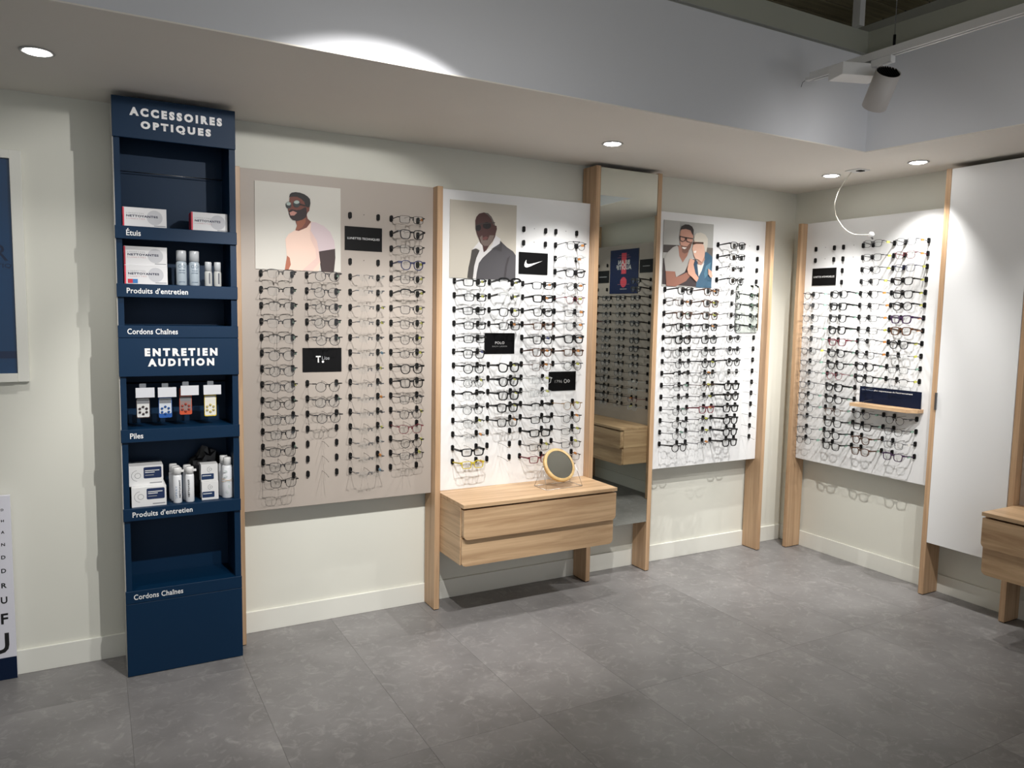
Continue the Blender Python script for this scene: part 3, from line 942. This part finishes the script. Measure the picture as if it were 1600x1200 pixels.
picture('square poster of laughing couple in glasses, one in denim', 'P3', -1.281, -0.869, 1.806, 2.215, P(178, 178, 174),
        [(80, 90), (852, 152), (38, 1130), (808, 1145)], [
    ('printed_sofa', (74, 68, 66), [(66, 478), (300, 482), (300, 600), (60, 600)]),
    ('printed_sofa', (104, 98, 92), [(725, 512), (838, 518), (832, 680), (720, 640)]),
    ('printed_floor', (60, 50, 52), [(40, 1100), (60, 690), (560, 700), (700, 900), (810, 1145)]),
    ('printed_denim', (58, 92, 116), [(700, 590), (742, 585), (832, 660), (810, 1148), (560, 1140), (570, 1040), (600, 970), (650, 880), (690, 760), (700, 690)]),
    ('printed_denim', (44, 72, 96), [(555, 715), (595, 770), (582, 800), (602, 965), (550, 940), (528, 800)]),
    ('printed_denim_fold', (86, 128, 150), [(720, 800), (800, 740), (780, 900), (700, 1000), (690, 920)]),
    ('printed_tee', (214, 210, 204), [(580, 775), (640, 790), (692, 755), (650, 880), (602, 970)]),
    ('printed_neck', (176, 134, 116), [(588, 690), (690, 630), (702, 700), (645, 790), (588, 772)]),
    ('printed_shirt', (168, 166, 162), [(270, 488), (290, 520), (350, 757), (440, 610), (480, 535), (525, 580), (505, 700), (430, 800), (380, 905), (250, 985), (235, 898), (90, 893), (68, 690), (120, 600), (200, 520)]),
    ('printed_arm', (150, 104, 88), [(90, 890), (236, 898), (242, 985), (300, 965), (420, 905), (470, 960), (400, 1045), (240, 1132), (100, 1128)]),
    ('printed_neck', (150, 106, 90), [(283, 488), (322, 495), (342, 580), (402, 605), (445, 575), (420, 650), (350, 752), (300, 650)]),
    ('printed_face', (190, 142, 124), [(318, 262), (330, 236), (400, 230), (470, 248), (502, 310), (517, 340), (507, 420), (472, 520), (432, 590), (382, 612), (342, 582), (320, 500), (308, 420), (304, 350)]),
    ('printed_beard', (112, 80, 68), [(322, 478), (350, 492), (420, 500), (480, 432), (505, 420), (472, 520), (432, 590), (382, 614), (344, 592)]),
    ('printed_teeth', (226, 220, 214), [(340, 510), (415, 520), (382, 546), (346, 532)]),
    ('printed_hair', (44, 36, 36), [(318, 262), (322, 222), (340, 186), (390, 158), (450, 163), (500, 192), (522, 240), (518, 335), (496, 300), (474, 250), (400, 230), (332, 238)]),
    ('printed_spectacles', (44, 32, 30), [(300, 338), (400, 356), (510, 372), (508, 386), (400, 374), (302, 354)]),
    ('printed_spectacles', (44, 32, 30), [(300, 340), (312, 342), (318, 408), (352, 424), (348, 434), (308, 416)]),
    ('printed_spectacles', (44, 32, 30), [(388, 360), (402, 362), (394, 412), (352, 432), (352, 422), (382, 404)]),
    ('printed_spectacles', (44, 32, 30), [(400, 370), (412, 372), (416, 418), (470, 434), (470, 444), (406, 428)]),
    ('printed_face', (214, 172, 152), [(528, 418), (640, 436), (682, 488), (698, 560), (692, 640), (645, 742), (590, 702), (545, 692), (524, 650), (508, 590), (494, 540), (510, 480)]),
    ('printed_teeth', (232, 226, 220), [(512, 575), (562, 565), (548, 602), (524, 600)]),
    ('printed_hair', (202, 196, 184), [(522, 335), (560, 294), (630, 282), (702, 314), (742, 380), (738, 470), (716, 585), (690, 560), (682, 490), (642, 432), (535, 424), (518, 400), (528, 360)]),
    ('printed_spectacles', (66, 42, 30), [(503, 432), (672, 432), (672, 458), (560, 456), (512, 474)]),
    ('printed_hand', (206, 158, 136), [(440, 742), (460, 690), (532, 718), (512, 780), (542, 920), (594, 990), (562, 1055), (490, 982), (430, 932), (413, 860)]),
    ('printed_hand', (214, 168, 148), [(742, 838), (800, 880), (816, 960), (788, 985), (748, 932)]),
])
s, y, W, H = board('hearing_poster', 'navy poster BILAN AUDITIF with red exclamation mark, seen in tall mirror', 'poster', 'P5', 1.936, 2.361, 1.820, 2.224, mat('deep navy poster', srgb(8, 32, 78), 0.5, 0.0, 0.2), 0.004)
RED = P(226, 62, 84)
flat('red_bar', rrect(-0.036, H * 0.45, 0.036, H * 0.92, 0.001, 2), y, RED, s)
flat('red_dot', ell(0, H * 0.26, 0.047, 0.047, 28), y, RED, s)
for zz, hw in ((0.865, 0.075), (0.82, 0.1), (0.31, 0.05), (0.21, 0.09)):
    flat('thin_line', rrect(-hw, H * zz - 0.001, hw, H * zz + 0.001, 0.0008, 2), y - 0.0003, P(190, 120, 140), s)
text('BILAN', -0.085, 0.085, H * 0.71, 0.042, y - 0.0006, PRINTW, s, bold=0.02, spacing=1.1)
text('AUDITIF', -0.112, 0.112, H * 0.595, 0.042, y - 0.0006, PRINTW, s, bold=0.02, spacing=1.1)
flat('faint_print', rrect(-0.05, H * 0.095, 0.05, H * 0.115, 0.001, 2), y, PRINTG, s)

# small rounded mirror fixed on the white panel
t = thing('small_mirror', 'small rounded rectangular mirror on the white panel near the corner', 'mirror', (-0.5365, -PF - 0.0006, 1.516))
link('backing', prism('backing', rrect(-0.108, 0, 0.108, 0.322, 0.028, 6), -0.004, 0.0), mat('mirror backing', srgb(70, 72, 70), 0.4), t)
link('glass', prism('glass', rrect(-0.1065, 0.0015, 0.1065, 0.3205, 0.0265, 6), -0.0065, -0.004), MIRROR, t)
for dx in (-0.07, 0.07):
    link('clip', prism('clip', rrect(dx - 0.006, 0.314, dx + 0.006, 0.326, 0.003, 3), -0.009, 0.0), BLACK, t)

# ------------------------------------------------------------------ tall mirror, tall white door
t = thing('tall_mirror', 'tall narrow wall mirror between two oak posts', 'mirror', (-1.589, 0, 0.322))
box('backing_board', (-0.2115, -0.142, 0), (0.2115, -0.126, 2.152), mat('dark board', srgb(60, 56, 52), 0.6), t)
box('mirror_glass', (-0.2105, -0.147, 0.001), (0.2105, -0.1422, 2.151), MIRROR, t)
for z in (0.25, 1.8):
    box('wall_bracket', (-0.18, -0.126, z), (0.18, -0.012, z + 0.04), DSTEEL, t)
t = thing('cabinet_door', 'tall plain white cabinet door between oak posts on right wall', 'door', (-0.0, -1.426, 0.322), RX)
box('door_leaf', (-0.2125, -0.151, 0), (0.2125, -0.132, 2.150), WHITE, t, 0.001)
for z in (0.3, 1.75):
    box('wall_bracket', (-0.18, -0.132, z), (0.18, -0.012, z + 0.04), DSTEEL, t)
box('lock_plate', (-0.2165, -0.162, 0.785), (-0.2075, -0.1512, 0.885), DSTEEL, t, 0.001)

# ------------------------------------------------------------------ drawer units
def drawer_unit(lab, u0, u1, right, group):
    t = thing('drawer_unit', lab, 'drawers', (0, 0, 0), RX if right else 0, group)
    w2 = (u1 - u0) / 2
    c = (u0 + u1) / 2
    t.location = (c, 0, 0) if not right else (0, -c, 0)
    yb = -PF - 0.001
    # carcass sides
    for s in (-1, 1):
        x0, x1 = sorted((s * w2, s * (w2 - 0.018)))
        box('side_panel', (x0, -0.404, 0.325), (x1, yb, 0.470), WOODS, t, 0.001)
        box('side_panel', (x0, -0.404, 0.4715), (x1, yb, 0.627), WOODS, t, 0.001)
    box('base_panel', (-w2 + 0.018, -0.402, 0.325), (w2 - 0.018, yb, 0.341), WOODH, t)
    box('top_panel', (-w2, -0.442, 0.6285), (w2, yb, 0.648), WOODH, t, 0.001)
    for z0, z1, y0 in ((0.318, 0.462, -0.4045), (0.476, 0.618, -0.4045)):
        yt = 0.012 if z0 < 0.4 else 0.034
        d = link('drawer', prism('drawer', rrect(-w2 + 0.004, z0 + (0.0 if z0 < 0.4 else -0.012), w2 - 0.004, z1, 0.026, 6, ('bl', 'br')), y0 - yt, y0), WOODH, t)
        box('finger_gap_shade', (-w2 + 0.02, y0 + 0.0005, z1 - 0.004), (w2 - 0.02, y0 + 0.02, z1 + 0.012), GAPSHADE, d)  # dark strip that paints in the shade of the gap above each drawer
    return t
drawer_unit('oak two-drawer wall unit under the white panel with round mirror', -2.7945, -1.8345, False, 'oak drawer units')
drawer_unit('oak two-drawer wall unit cut by the right picture edge', 1.6735, 2.6385, True, 'oak drawer units')

# ------------------------------------------------------------------ round table mirror on the drawers
t = thing('table_mirror', 'round table mirror with pale wooden rim on wire stand', 'mirror', (-2.122, -0.272, 0.648))
hz = 0.121
rim = lathe('rim', [(0.083, 0.011), (0.097, 0.011), (0.099, 0.008), (0.099, -0.009), (0.096, -0.011), (0.0, -0.011), (0.0, -0.006), (0.083, -0.006)], 48)
tilt = Matrix.Translation((0, 0, hz)) @ Matrix.Rotation(math.radians(2), 4, 'Z') @ Matrix.Rotation(math.radians(58), 4, 'X')
o = link('rim', rim, wood('pale bamboo', (20, 20, 3), srgb(196, 160, 104), srgb(226, 196, 140)), t); o.matrix_local = tilt
o = link('mirror_glass', lathe('mirror_glass', [(0.0, 0.0085), (0.0832, 0.0085), (0.0832, 0.006)], 48, False), MIRROR, t); o.matrix_local = tilt
rz = Matrix.Rotation(math.radians(2), 4, 'Z')
def rp(*p): return tuple(rz @ Vector(p))
for s in (-1, 1):
    link('stand_leg', tube('stand_leg', [rp(s * 0.122, -0.062, 0.002), rp(s * 0.107, -0.002, hz + 0.004), rp(s * 0.107, 0.002, hz + 0.004), rp(s * 0.122, 0.062, 0.002), rp(s * 0.122, -0.062, 0.002)], 0.0018, 6), STEEL, t)
    link('pivot', tube('pivot', [rp(s * 0.096, 0, hz), rp(s * 0.112, 0, hz)], 0.004, 8), STEEL, t)
for yy in (-0.062, 0.062):
    link('stand_bar', tube('stand_bar', [rp(-0.122, yy, 0.002), rp(0.122, yy, 0.002)], 0.0018, 6), STEEL, t)

# ------------------------------------------------------------------ little shelf with card on the right wall panel
t = thing('small_shelf', 'little oak shelf on the right wall panel', 'shelf', (-PF - 0.0006, -0.895, 1.072), RX)
link('shelf_board', prism_z('shelf_board', [(-0.214, 0), (0.212, 0), (0.212, -0.055), (0.172, -0.105), (-0.214, -0.105)], 0, 0.021), WOODH, t)
t = thing('info_card', 'navy information card about the environment standing on oak shelf', 'card', (-PF - 0.014, -0.891, 1.0935), RX)
box('card', (-0.207, -0.003, 0), (0.207, 0, 0.103), mat('navy card', srgb(6, 18, 44), 0.5, 0.0, 0.2), t)
text('Une monture', -0.192, -0.112, 0.0835, 0.008, -0.0034, P(150, 165, 190), t)
text("plus respectueuse de l'environnement", -0.106, 0.152, 0.083, 0.0115, -0.0034, PRINTW, t, bold=0.012)

# ------------------------------------------------------------------ ceiling plate with dangling white cable
t = thing('ceiling_cable', 'white cable looping down from ceiling plate to a small white ball', 'cable', (-0.412, -0.799, 2.5))
box('ceiling_plate', (-0.05, -0.05, -0.005), (0.05, 0.05, -0.0003), WHITEP, t, 0.002)
box('socket', (-0.02, -0.035, -0.009), (0.02, -0.005, -0.005), BLACK, t)
raw = [(-0.757, 2.494), (-0.718, 2.452), (-0.674, 2.389), (-0.655, 2.33), (-0.653, 2.296), (-0.664, 2.25), (-0.686, 2.216), (-0.72, 2.175), (-0.758, 2.144), (-0.80, 2.125), (-0.847, 2.118), (-0.905, 2.114)]
link('cord', tube('cord', [(0, a + 0.799, b - 2.5) for a, b in raw], 0.0028, 8), mat('ivory cable', srgb(220, 216, 204), 0.45), t)
o = link('ball', lathe('ball', [(0, -0.016)] + [(0.016 * math.cos(a), 0.016 * math.sin(a)) for a in [math.radians(-75 + 15 * i) for i in range(11)]] + [(0, 0.016)], 20), WHITEP, t, (0, -0.118, -0.386))
link('clip', tube('clip', [(0, -0.118, -0.398), (0.006, -0.126, -0.412)], 0.005, 8), DSTEEL, t)

# ------------------------------------------------------------------ blue accessory column
X0, X1, YC = -4.318, -3.838, -0.255
XC = (X0 + X1) / 2
t = thing('accessory_column', 'tall navy accessory display column with labelled shelves', 'display stand', (XC, 0, 0))
HW = (X1 - X0) / 2
box('side_panel', (-HW, -0.243, 0), (-HW + 0.003, -0.0125, 2.474), GREYSIDE, t)
box('upright', (-HW + 0.003, -0.245, 0), (-HW + 0.026, -0.0125, 2.474), NAVY, t)
box('upright', (HW - 0.026, -0.245, 0), (HW, -0.0125, 2.474), NAVY, t)
box('back_panel', (-HW + 0.026, -0.03, 0), (HW - 0.026, -0.0125, 2.474), NAVY, t)
box('top_board', (-HW + 0.026, -0.245, 2.45), (HW - 0.026, -0.03, 2.474), NAVY, t)
tl = lambda p, s, x0, x1, zc, h, **k: text(s, x0 - XC, x1 - XC, zc, h, YC - 0.0026, k.pop('m', PRINTW), p, **k)
def lip(name, z0, z1, board=True):
    o = link(name, boxm(name, (-HW - 0.0005, YC - 0.002, z0), (HW + 0.0005, -0.2455, z1), 0.0012, 1), NAVY, t)
    if board:
        box('shelf', (-HW + 0.026, -0.2452, z1 - 0.018), (HW - 0.026, -0.03, z1 - 0.001), NAVY, t)
    return o
hd = lip('header', 2.313, 2.477, False)
tl(hd, 'ACCESSOIRES', -4.253, -3.892, 2.4215, 0.035, bold=0.065, spacing=1.5)
tl(hd, 'OPTIQUES', -4.212, -3.938, 2.368, 0.037, bold=0.065, spacing=1.5)
l1 = lip('shelf_lip', 1.899, 1.953); tl(l1, 'Étuis', -4.277, -4.222, 1.928, 0.030, bold=0.016)
l2 = lip('shelf_lip', 1.657, 1.713); tl(l2, "Produits d'entretien", -4.281, -4.043, 1.685, 0.024, bold=0.016, spacing=1.05)
l3 = lip('shelf_lip', 1.486, 1.538); tl(l3, 'Cordons Chaînes', -4.283, -4.087, 1.513, 0.024, bold=0.016, spacing=1.05)
h2 = lip('header', 1.321, 1.4845, False)
tl(h2, 'ENTRETIEN', -4.219, -3.927, 1.424, 0.034, bold=0.065, spacing=1.5)
tl(h2, 'AUDITION', -4.208, -3.941, 1.380, 0.034, bold=0.065, spacing=1.5)
l4 = lip('shelf_lip', 1.038, 1.093); tl(l4, 'Piles', -4.284, -4.233, 1.066, 0.024, bold=0.016)
l5 = lip('shelf_lip', 0.695, 0.749); tl(l5, "Produits d'entretien", -4.283, -4.043, 0.723, 0.024, bold=0.016, spacing=1.05)
l6 = lip('shelf_lip', 0.329, 0.384); tl(l6, 'Cordons Chaînes', -4.287, -4.089, 0.357, 0.024, bold=0.016, spacing=1.05)
lip('bottom_panel', 0.002, 0.3275, False)
link('wire_rail', tube('wire_rail', [(-HW + 0.027, -0.06, 2.205), (HW - 0.027, -0.06, 2.205)], 0.002, 6), DSTEEL, t)
link('hook_rail', tube('hook_rail', [(-HW + 0.027, -0.05, 1.275), (HW - 0.027, -0.05, 1.275)], 0.003, 6), BLACK, t)

# products -----------------------------------------------------------
REDB = P(190, 50, 74)
def wipe_box(lab, x0, x1, yf, z0, z1, depth=0.09, flashy=False):
    c = (x0 + x1) / 2
    o = thing('wipes_box', lab, 'box', (c, yf, z0), 0, 'boxes of lens wipes')
    h = z1 - z0; w = (x1 - x0) / 2
    box('carton', (-w, 0, 0), (w, depth, h), mat('white carton', srgb(226, 226, 228), 0.5), o, 0.0008)
    box('red_end', (-w - 0.0008, 0.0005, 0.0005), (-w - 0.0001, depth - 0.0005, h - 0.0005), REDB, o)
    flat('red_stripe', [(-w + 0.0005, 0.001), (-w + 0.006, 0.001), (-w + 0.006, h - 0.001), (-w + 0.0005, h - 0.001)], -0.0004, RED, o)
    flat('pale_disc', ell(w * 0.45, h * 0.52, h * 0.38, h * 0.38, 24), -0.0004, P(196, 197, 202), o)
    text('LINGETTES', -w + 0.014, -w + 0.080, h * 0.70, h * 0.055, -0.0009, PRINTG, o, spacing=1.3)
    text('NETTOYANTES', -w + 0.014, w * 0.60, h * 0.56, h * 0.115, -0.0009, PRINTN, o, bold=0.03, spacing=1.1)
    text('LUNETTES', -w + 0.014, -w + 0.084, h * 0.42, h * 0.06, -0.0009, P(205, 160, 165), o, spacing=1.3)
    flat('small_print', [(w * 0.42, h * 0.08), (w * 0.95, h * 0.08), (w * 0.95, h * 0.12), (w * 0.42, h * 0.12)], -0.0006, PRINTG, o)
    if flashy:
        flat('red_square', [(-w + 0.012, h * 0.05), (-w + 0.031, h * 0.05), (-w + 0.031, h * 0.27), (-w + 0.012, h * 0.27)], -0.0006, P(200, 44, 62), o)
        flat('blue_square', [(-w + 0.031, h * 0.05), (-w + 0.050, h * 0.05), (-w + 0.050, h * 0.27), (-w + 0.031, h * 0.27)], -0.0006, P(52, 120, 186), o)
    return o
wipe_box('lens wipes box on left of the Étuis shelf', -4.288, -4.120, -0.235, 1.9525, 2.033)
wipe_box('lens wipes box on right of the Étuis shelf', -4.018, -3.868, -0.205, 1.9525, 2.036)
wipe_box('upper lens wipes box of the stack on second shelf', -4.287, -4.121, -0.229, 1.7928, 1.872)
wipe_box('lower lens wipes box with red and blue squares on second shelf', -4.287, -4.121, -0.235, 1.7125, 1.7922, flashy=True)

def bottle(name, lab, x, y, z, r, h, capr, caph, bodym, capm, group, kind):
    o = thing(name, lab, 'bottle', (x, y, z), 0, group)
    bh = h - caph
    link('bottle_body', lathe('bottle_body', [(0, 0), (r * 0.9, 0), (r, 0.004), (r, bh - 0.008), (r * 0.85, bh - 0.001), (r * 0.6, bh), (0, bh)], 20), bodym, o)
    link('cap', lathe('cap', [(0, bh), (capr, bh), (capr, h - 0.004), (capr * 0.9, h), (0, h)], 20), capm, o)
    return o
FROST = mat('frosted pump bottle', srgb(168, 180, 190), 0.3)
FCAP = mat('frosted cap', srgb(196, 200, 204), 0.2)
for i, (x0, x1) in enumerate(((-4.085, -4.041), (-4.033, -3.989))):
    o = bottle('spray_bottle', ('left' if i == 0 else 'right') + ' frosted spray bottle with spectacles drawing on second shelf', (x0 + x1) / 2, -0.212, 1.7125, 0.0215, 0.152, 0.0205, 0.046, FROST, FCAP, 'frosted spray bottles', 0)
    for s in (-1, 1):
        me = bpy.data.meshes.new('ring_mark')
        a_, b_ = ell(s * 0.0078, 0.084, 0.0066, 0.0066, 18), ell(s * 0.0078, 0.084, 0.0052, 0.0052, 18)
        cyl = lambda p: (p[0], -math.sqrt(max(0, 0.0219 ** 2 - p[0] ** 2)), p[1])
        me.from_pydata([cyl(p) for p in a_ + b_], [], [[k, (k + 1) % 18, 18 + (k + 1) % 18, 18 + k] for k in range(18)])
        link('ring_mark', me, P(64, 84, 108), o)
    for zz, hw in ((0.066, 0.012), (0.056, 0.013), (0.016, 0.012)):
        flat('small_print', [(-hw, zz - 0.001), (hw, zz - 0.001), (hw, zz + 0.001), (-hw, zz + 0.001)], -0.0222, P(84, 102, 124), o)
for i, (x0, x1) in enumerate(((-3.972, -3.935), (-3.931, -3.899))):
    o = bottle('mini_spray', ('left' if i == 0 else 'right') + ' small frosted spray vial on second shelf', (x0 + x1) / 2, -0.212, 1.7125, 0.016, 0.108, 0.0145, 0.040, mat('frosted vial', srgb(186, 188, 186), 0.3), FCAP, 'small spray vials', 0)
    flat('small_print', [(0.0, 0.012), (0.006, 0.012), (0.006, 0.06), (0.0, 0.06)], -0.0166, P(90, 92, 100), o)

# battery blister packs on hooks
packs = [('white and brown', -4.254, -4.201, 1.135, 1.227, P(60, 44, 42), P(226, 226, 224), P(52, 40, 42)), ('blue', -4.166, -4.113, 1.132, 1.226, P(30, 88, 168), P(216, 222, 230), P(28, 82, 150)),
         ('orange', -4.082, -4.031, 1.142, 1.231, P(206, 84, 48), P(150, 128, 124), P(160, 66, 52)), ('yellow', -3.979, -3.928, 1.130, 1.231, P(226, 196, 40), P(238, 236, 226), P(196, 180, 110))]
for nm, x0, x1, z0, z1, c1, c2, c3 in packs:
    c = (x0 + x1) / 2; w = (x1 - x0) / 2; h = z1 - z0
    o = thing('battery_pack', nm + ' hearing aid battery blister pack hanging from hook', 'battery pack', (c, -0.200, z0), 0, 'battery packs on hooks')
    link('card', prism('card', rrect(-w, 0, w, h + 0.03, 0.006, 3), -0.001, 0.001), c1, o)
    flat('pale_field', rrect(-w * 0.92, h * 0.04 if nm[0] in 'wy' else h * 0.2, w * 0.92, h * 0.92, 0.005, 3), -0.0014, c2, o)
    flat('grey_band', [(-w * 0.9, h * 0.68), (w * 0.9, h * 0.68), (w * 0.9, h * 0.86), (-w * 0.9, h * 0.86)], -0.0018, P(130, 132, 136) if nm != 'yellow' else c2, o)
    for k in range(6):
        a = PI / 2 + k * PI / 3
        cell = link('battery', lathe('battery', [(0, 0.0035), (0.0046, 0.0035), (0.0052, 0.0028), (0.0052, 0)], 12), c3, o, (0.0155 * math.cos(a), -0.0018, h * 0.36 + 0.0155 * math.sin(a)), (PI / 2, 0, 0))
    hk = thing('display_hook', 'metal hook with white price label above ' + nm + ' battery pack', 'hook', (c, -0.200, z1), 0, 'hooks with price labels')
    dx = {'white and brown': 0.008, 'blue': 0.007, 'orange': 0.016, 'yellow': 0.007}[nm]
    link('hook_wire', tube('hook_wire', [(0, 0.148, 0.044), (0, -0.01, 0.036), (0, -0.018, 0.04)], 0.0015, 6), DSTEEL, hk)
    box('price_label', (dx - 0.037, -0.021, -0.001), (dx + 0.037, -0.0195, 0.042), mat('price label', srgb(226, 228, 234), 0.5), hk)
    link('top_clip', prism('top_clip', rrect(-0.014, 0.042, 0.012, 0.06, 0.002, 2), -0.02, -0.0185), mat('smoky clip', srgb(120, 124, 130), 0.2), hk)

def care_box(lab, x0, x1, yf, z0, z1, depth, wide):
    c = (x0 + x1) / 2; w = (x1 - x0) / 2; h = z1 - z0
    o = thing('care_box', lab, 'box', (c, yf, z0), 0, 'white hearing care boxes')
    box('carton', (-w, 0, 0), (w, depth, h), mat('bright carton', srgb(236, 236, 236), 0.5), o, 0.0008)
    def ringmark(cx, cz, r, a0, a1, th=0.0012):
        n = 20
        me = bpy.data.meshes.new('ring_mark')
        v_ = []
        for rr_ in (r, r - th):
            for k in range(n + 1):
                a = math.radians(a0 + (a1 - a0) * k / n)
                v_.append((cx + rr_ * math.cos(a), -0.0005, cz + rr_ * math.sin(a)))
        me.from_pydata(v_, [], [[k, k + 1, n + 2 + k, n + 1 + k] for k in range(n)])
        link('ring_mark', me, P(84, 86, 92), o)
    if wide:
        flat('navy_label', rrect(-w * 0.14, h * 0.36, w * 0.9, h * 0.92, 0.005, 3), -0.0004, P(16, 40, 84), o)
        ringmark(-w * 0.48, h * 0.52, 0.012, 0, 360); ringmark(-w * 0.50, h * 0.52, 0.024, 95, 265)
        for zz, a, b in ((0.75, 0.0, 0.78), (0.66, 0.0, 0.5), (0.52, 0.0, 0.45)):
            flat('small_print', [(w * a - 0.004, h * zz - 0.002), (w * b, h * zz - 0.002), (w * b, h * zz + 0.0015), (w * a - 0.004, h * zz + 0.0015)], -0.0008, PRINTW if zz > 0.6 else PRINTG, o)
        flat('small_print', [(w * 0.2, h * 0.1), (w * 0.92, h * 0.1), (w * 0.92, h * 0.15), (w * 0.2, h * 0.15)], -0.0008, PRINTG, o)
    else:
        flat('navy_label', rrect(-w * 0.96, h * 0.13, w * 0.5, h * 0.46, 0.003, 3), -0.0004, P(20, 50, 92), o)
        ringmark(w * 0.12, h * 0.7, 0.006, 0, 360); ringmark(w * 0.08, h * 0.7, 0.0125, 95, 265)
        flat('small_print', [(-w * 0.85, h * 0.33), (w * 0.2, h * 0.33), (w * 0.2, h * 0.37), (-w * 0.85, h * 0.37)], -0.0008, PRINTW, o)
    return o
ZS = 0.7485
care_box('upper wide white care box with navy label on lower shelf', -4.292, -4.155, -0.205, ZS + 0.0872, ZS + 0.176, 0.11, True)
care_box('lower wide white care box with navy label on lower shelf', -4.284, -4.146, -0.232, ZS, ZS + 0.0865, 0.13, True)
care_box('upper small white care box on lower shelf', -4.000, -3.928, -0.212, ZS + 0.0832, ZS + 0.163, 0.06, False)
care_box('lower small white care box on lower shelf', -3.998, -3.927, -0.214, ZS, ZS + 0.0825, 0.06, False)
WB = mat('white spray can', srgb(238, 240, 244), 0.3)
for i, (x, y_, lab) in enumerate(((-4.099, -0.214, 'front left white SPRAY NETTOYANT bottle on lower shelf'), (-4.048, -0.216, 'front right white SPRAY NETTOYANT bottle on lower shelf'),
                                   (-4.104, -0.168, 'white spray bottle second in left row on lower shelf'), (-4.054, -0.170, 'white spray bottle second in right row on lower shelf'),
                                   (-4.108, -0.122, 'white spray bottle rearmost in left row on lower shelf'))):
    o = bottle('cleaning_spray', lab, x, y_, ZS, 0.0182, 0.160, 0.0165, 0.032, WB, WHITEP, 'white cleaning sprays', 0)
    box('nozzle', (0.012, -0.005, 0.138), (0.028, 0.005, 0.148), WHITEP, o, 0.001)
    if i < 2:
        a, b = (0.004, -0.008) if i == 0 else (-0.010, 0.004)
        tx = text('NETTOYANT', -0.04, 0.04, 0.0, 0.0068, 0, INK, o, bold=0.03, spacing=1.1)
        tx.rotation_euler = (0, -PI / 2, 0); tx.location = (a + 0.004, -0.0186, 0.066)
        if i == 0:
            tx = text('SPRAY', -0.028, 0.028, 0.0, 0.0085, 0, P(150, 170, 196), o, spacing=1.2)
            tx.rotation_euler = (0, -PI / 2, 0); tx.location = (a - 0.010, -0.0188, 0.052)
for i, (x, y_, lab) in enumerate(((-3.886, -0.200, 'front tall white bottle with rubber band on lower shelf'), (-3.894, -0.148, 'tall white bottle behind the rubber-banded bottle on lower shelf'))):
    o = bottle('lotion_bottle', lab, x, y_, ZS, 0.0235, 0.188, 0.0175, 0.036, WB, WHITEP, 'tall white bottles', 0)
    if i == 0:
        for s in (-1, 1):
            pts = []
            for k in range(21):
                a = 2 * PI * k / 20
                pts.append((0.0243 * math.cos(a), 0.0243 * math.sin(a), 0.083 + s * 0.007 * math.cos(a)))
            link('rubber_band', tube('rubber_band', pts, 0.0009, 5), mat('rubber band', srgb(206, 176, 140), 0.6), o)
        for k in range(5):
            flat('pale_leaf', ell(random.uniform(-0.012, 0.012), 0.03 + 0.024 * k, 0.005, 0.009, 10, random.uniform(0, 3)), -0.0242, P(206, 214, 214), o)
# black pouch crumpled behind the bottles
bm = bmesh.new()
bmesh.ops.create_icosphere(bm, subdivisions=3, radius=1)
for vv in bm.verts:
    n_ = noise.noise(vv.co * 2.2) * 0.35 + noise.noise(vv.co * 5.1) * 0.12
    vv.co = Vector((vv.co.x * 0.075, vv.co.y * 0.028, vv.co.z * 0.105)) * (1 + n_)
zmin = min(vv.co.z for vv in bm.verts)
for vv in bm.verts: vv.co.z -= zmin
me = bpy.data.meshes.new('black_pouch'); bm.to_mesh(me); bm.free()
o = link('black_pouch', me, mat('black plastic film', srgb(26, 26, 30), 0.3), None, (-3.962, -0.085, ZS))
tag(o, 'crumpled black plastic pouch at the back of the lower shelf', 'pouch')

# ------------------------------------------------------------------ eye chart board leaning by the wall
t = thing('eye_chart', 'white eye chart board with navy foot standing against wall', 'eye chart', (-4.94, -0.03, 0))
box('board', (-0.20, -0.010, 0.0), (0.2, 0.01, 0.808), mat('chart white', srgb(226, 226, 236), 0.5), t, 0.001)
box('navy_foot', (-0.2005, -0.0125, 0.001), (0.2005, -0.0105, 0.098), NAVY2, t)
for zc, h, wd, ch in ((0.748, 0.0095, 0.0095, 'D'), (0.700, 0.0105, 0.0105, 'H'), (0.651, 0.0125, 0.0125, 'A'), (0.597, 0.0135, 0.0135, 'N'), (0.5415, 0.016, 0.0155, 'D'), (0.4825, 0.019, 0.0175, 'D'),
                      (0.418, 0.022, 0.0195, 'R'), (0.3535, 0.030, 0.0235, 'U'), (0.2715, 0.047, 0.026, 'F'), (0.163, 0.090, 0.068, 'U')):
    text(ch, 0.1755 - wd, 0.1755, zc, h, -0.0106, INK, t, bold=0.025, name='chart_letter')
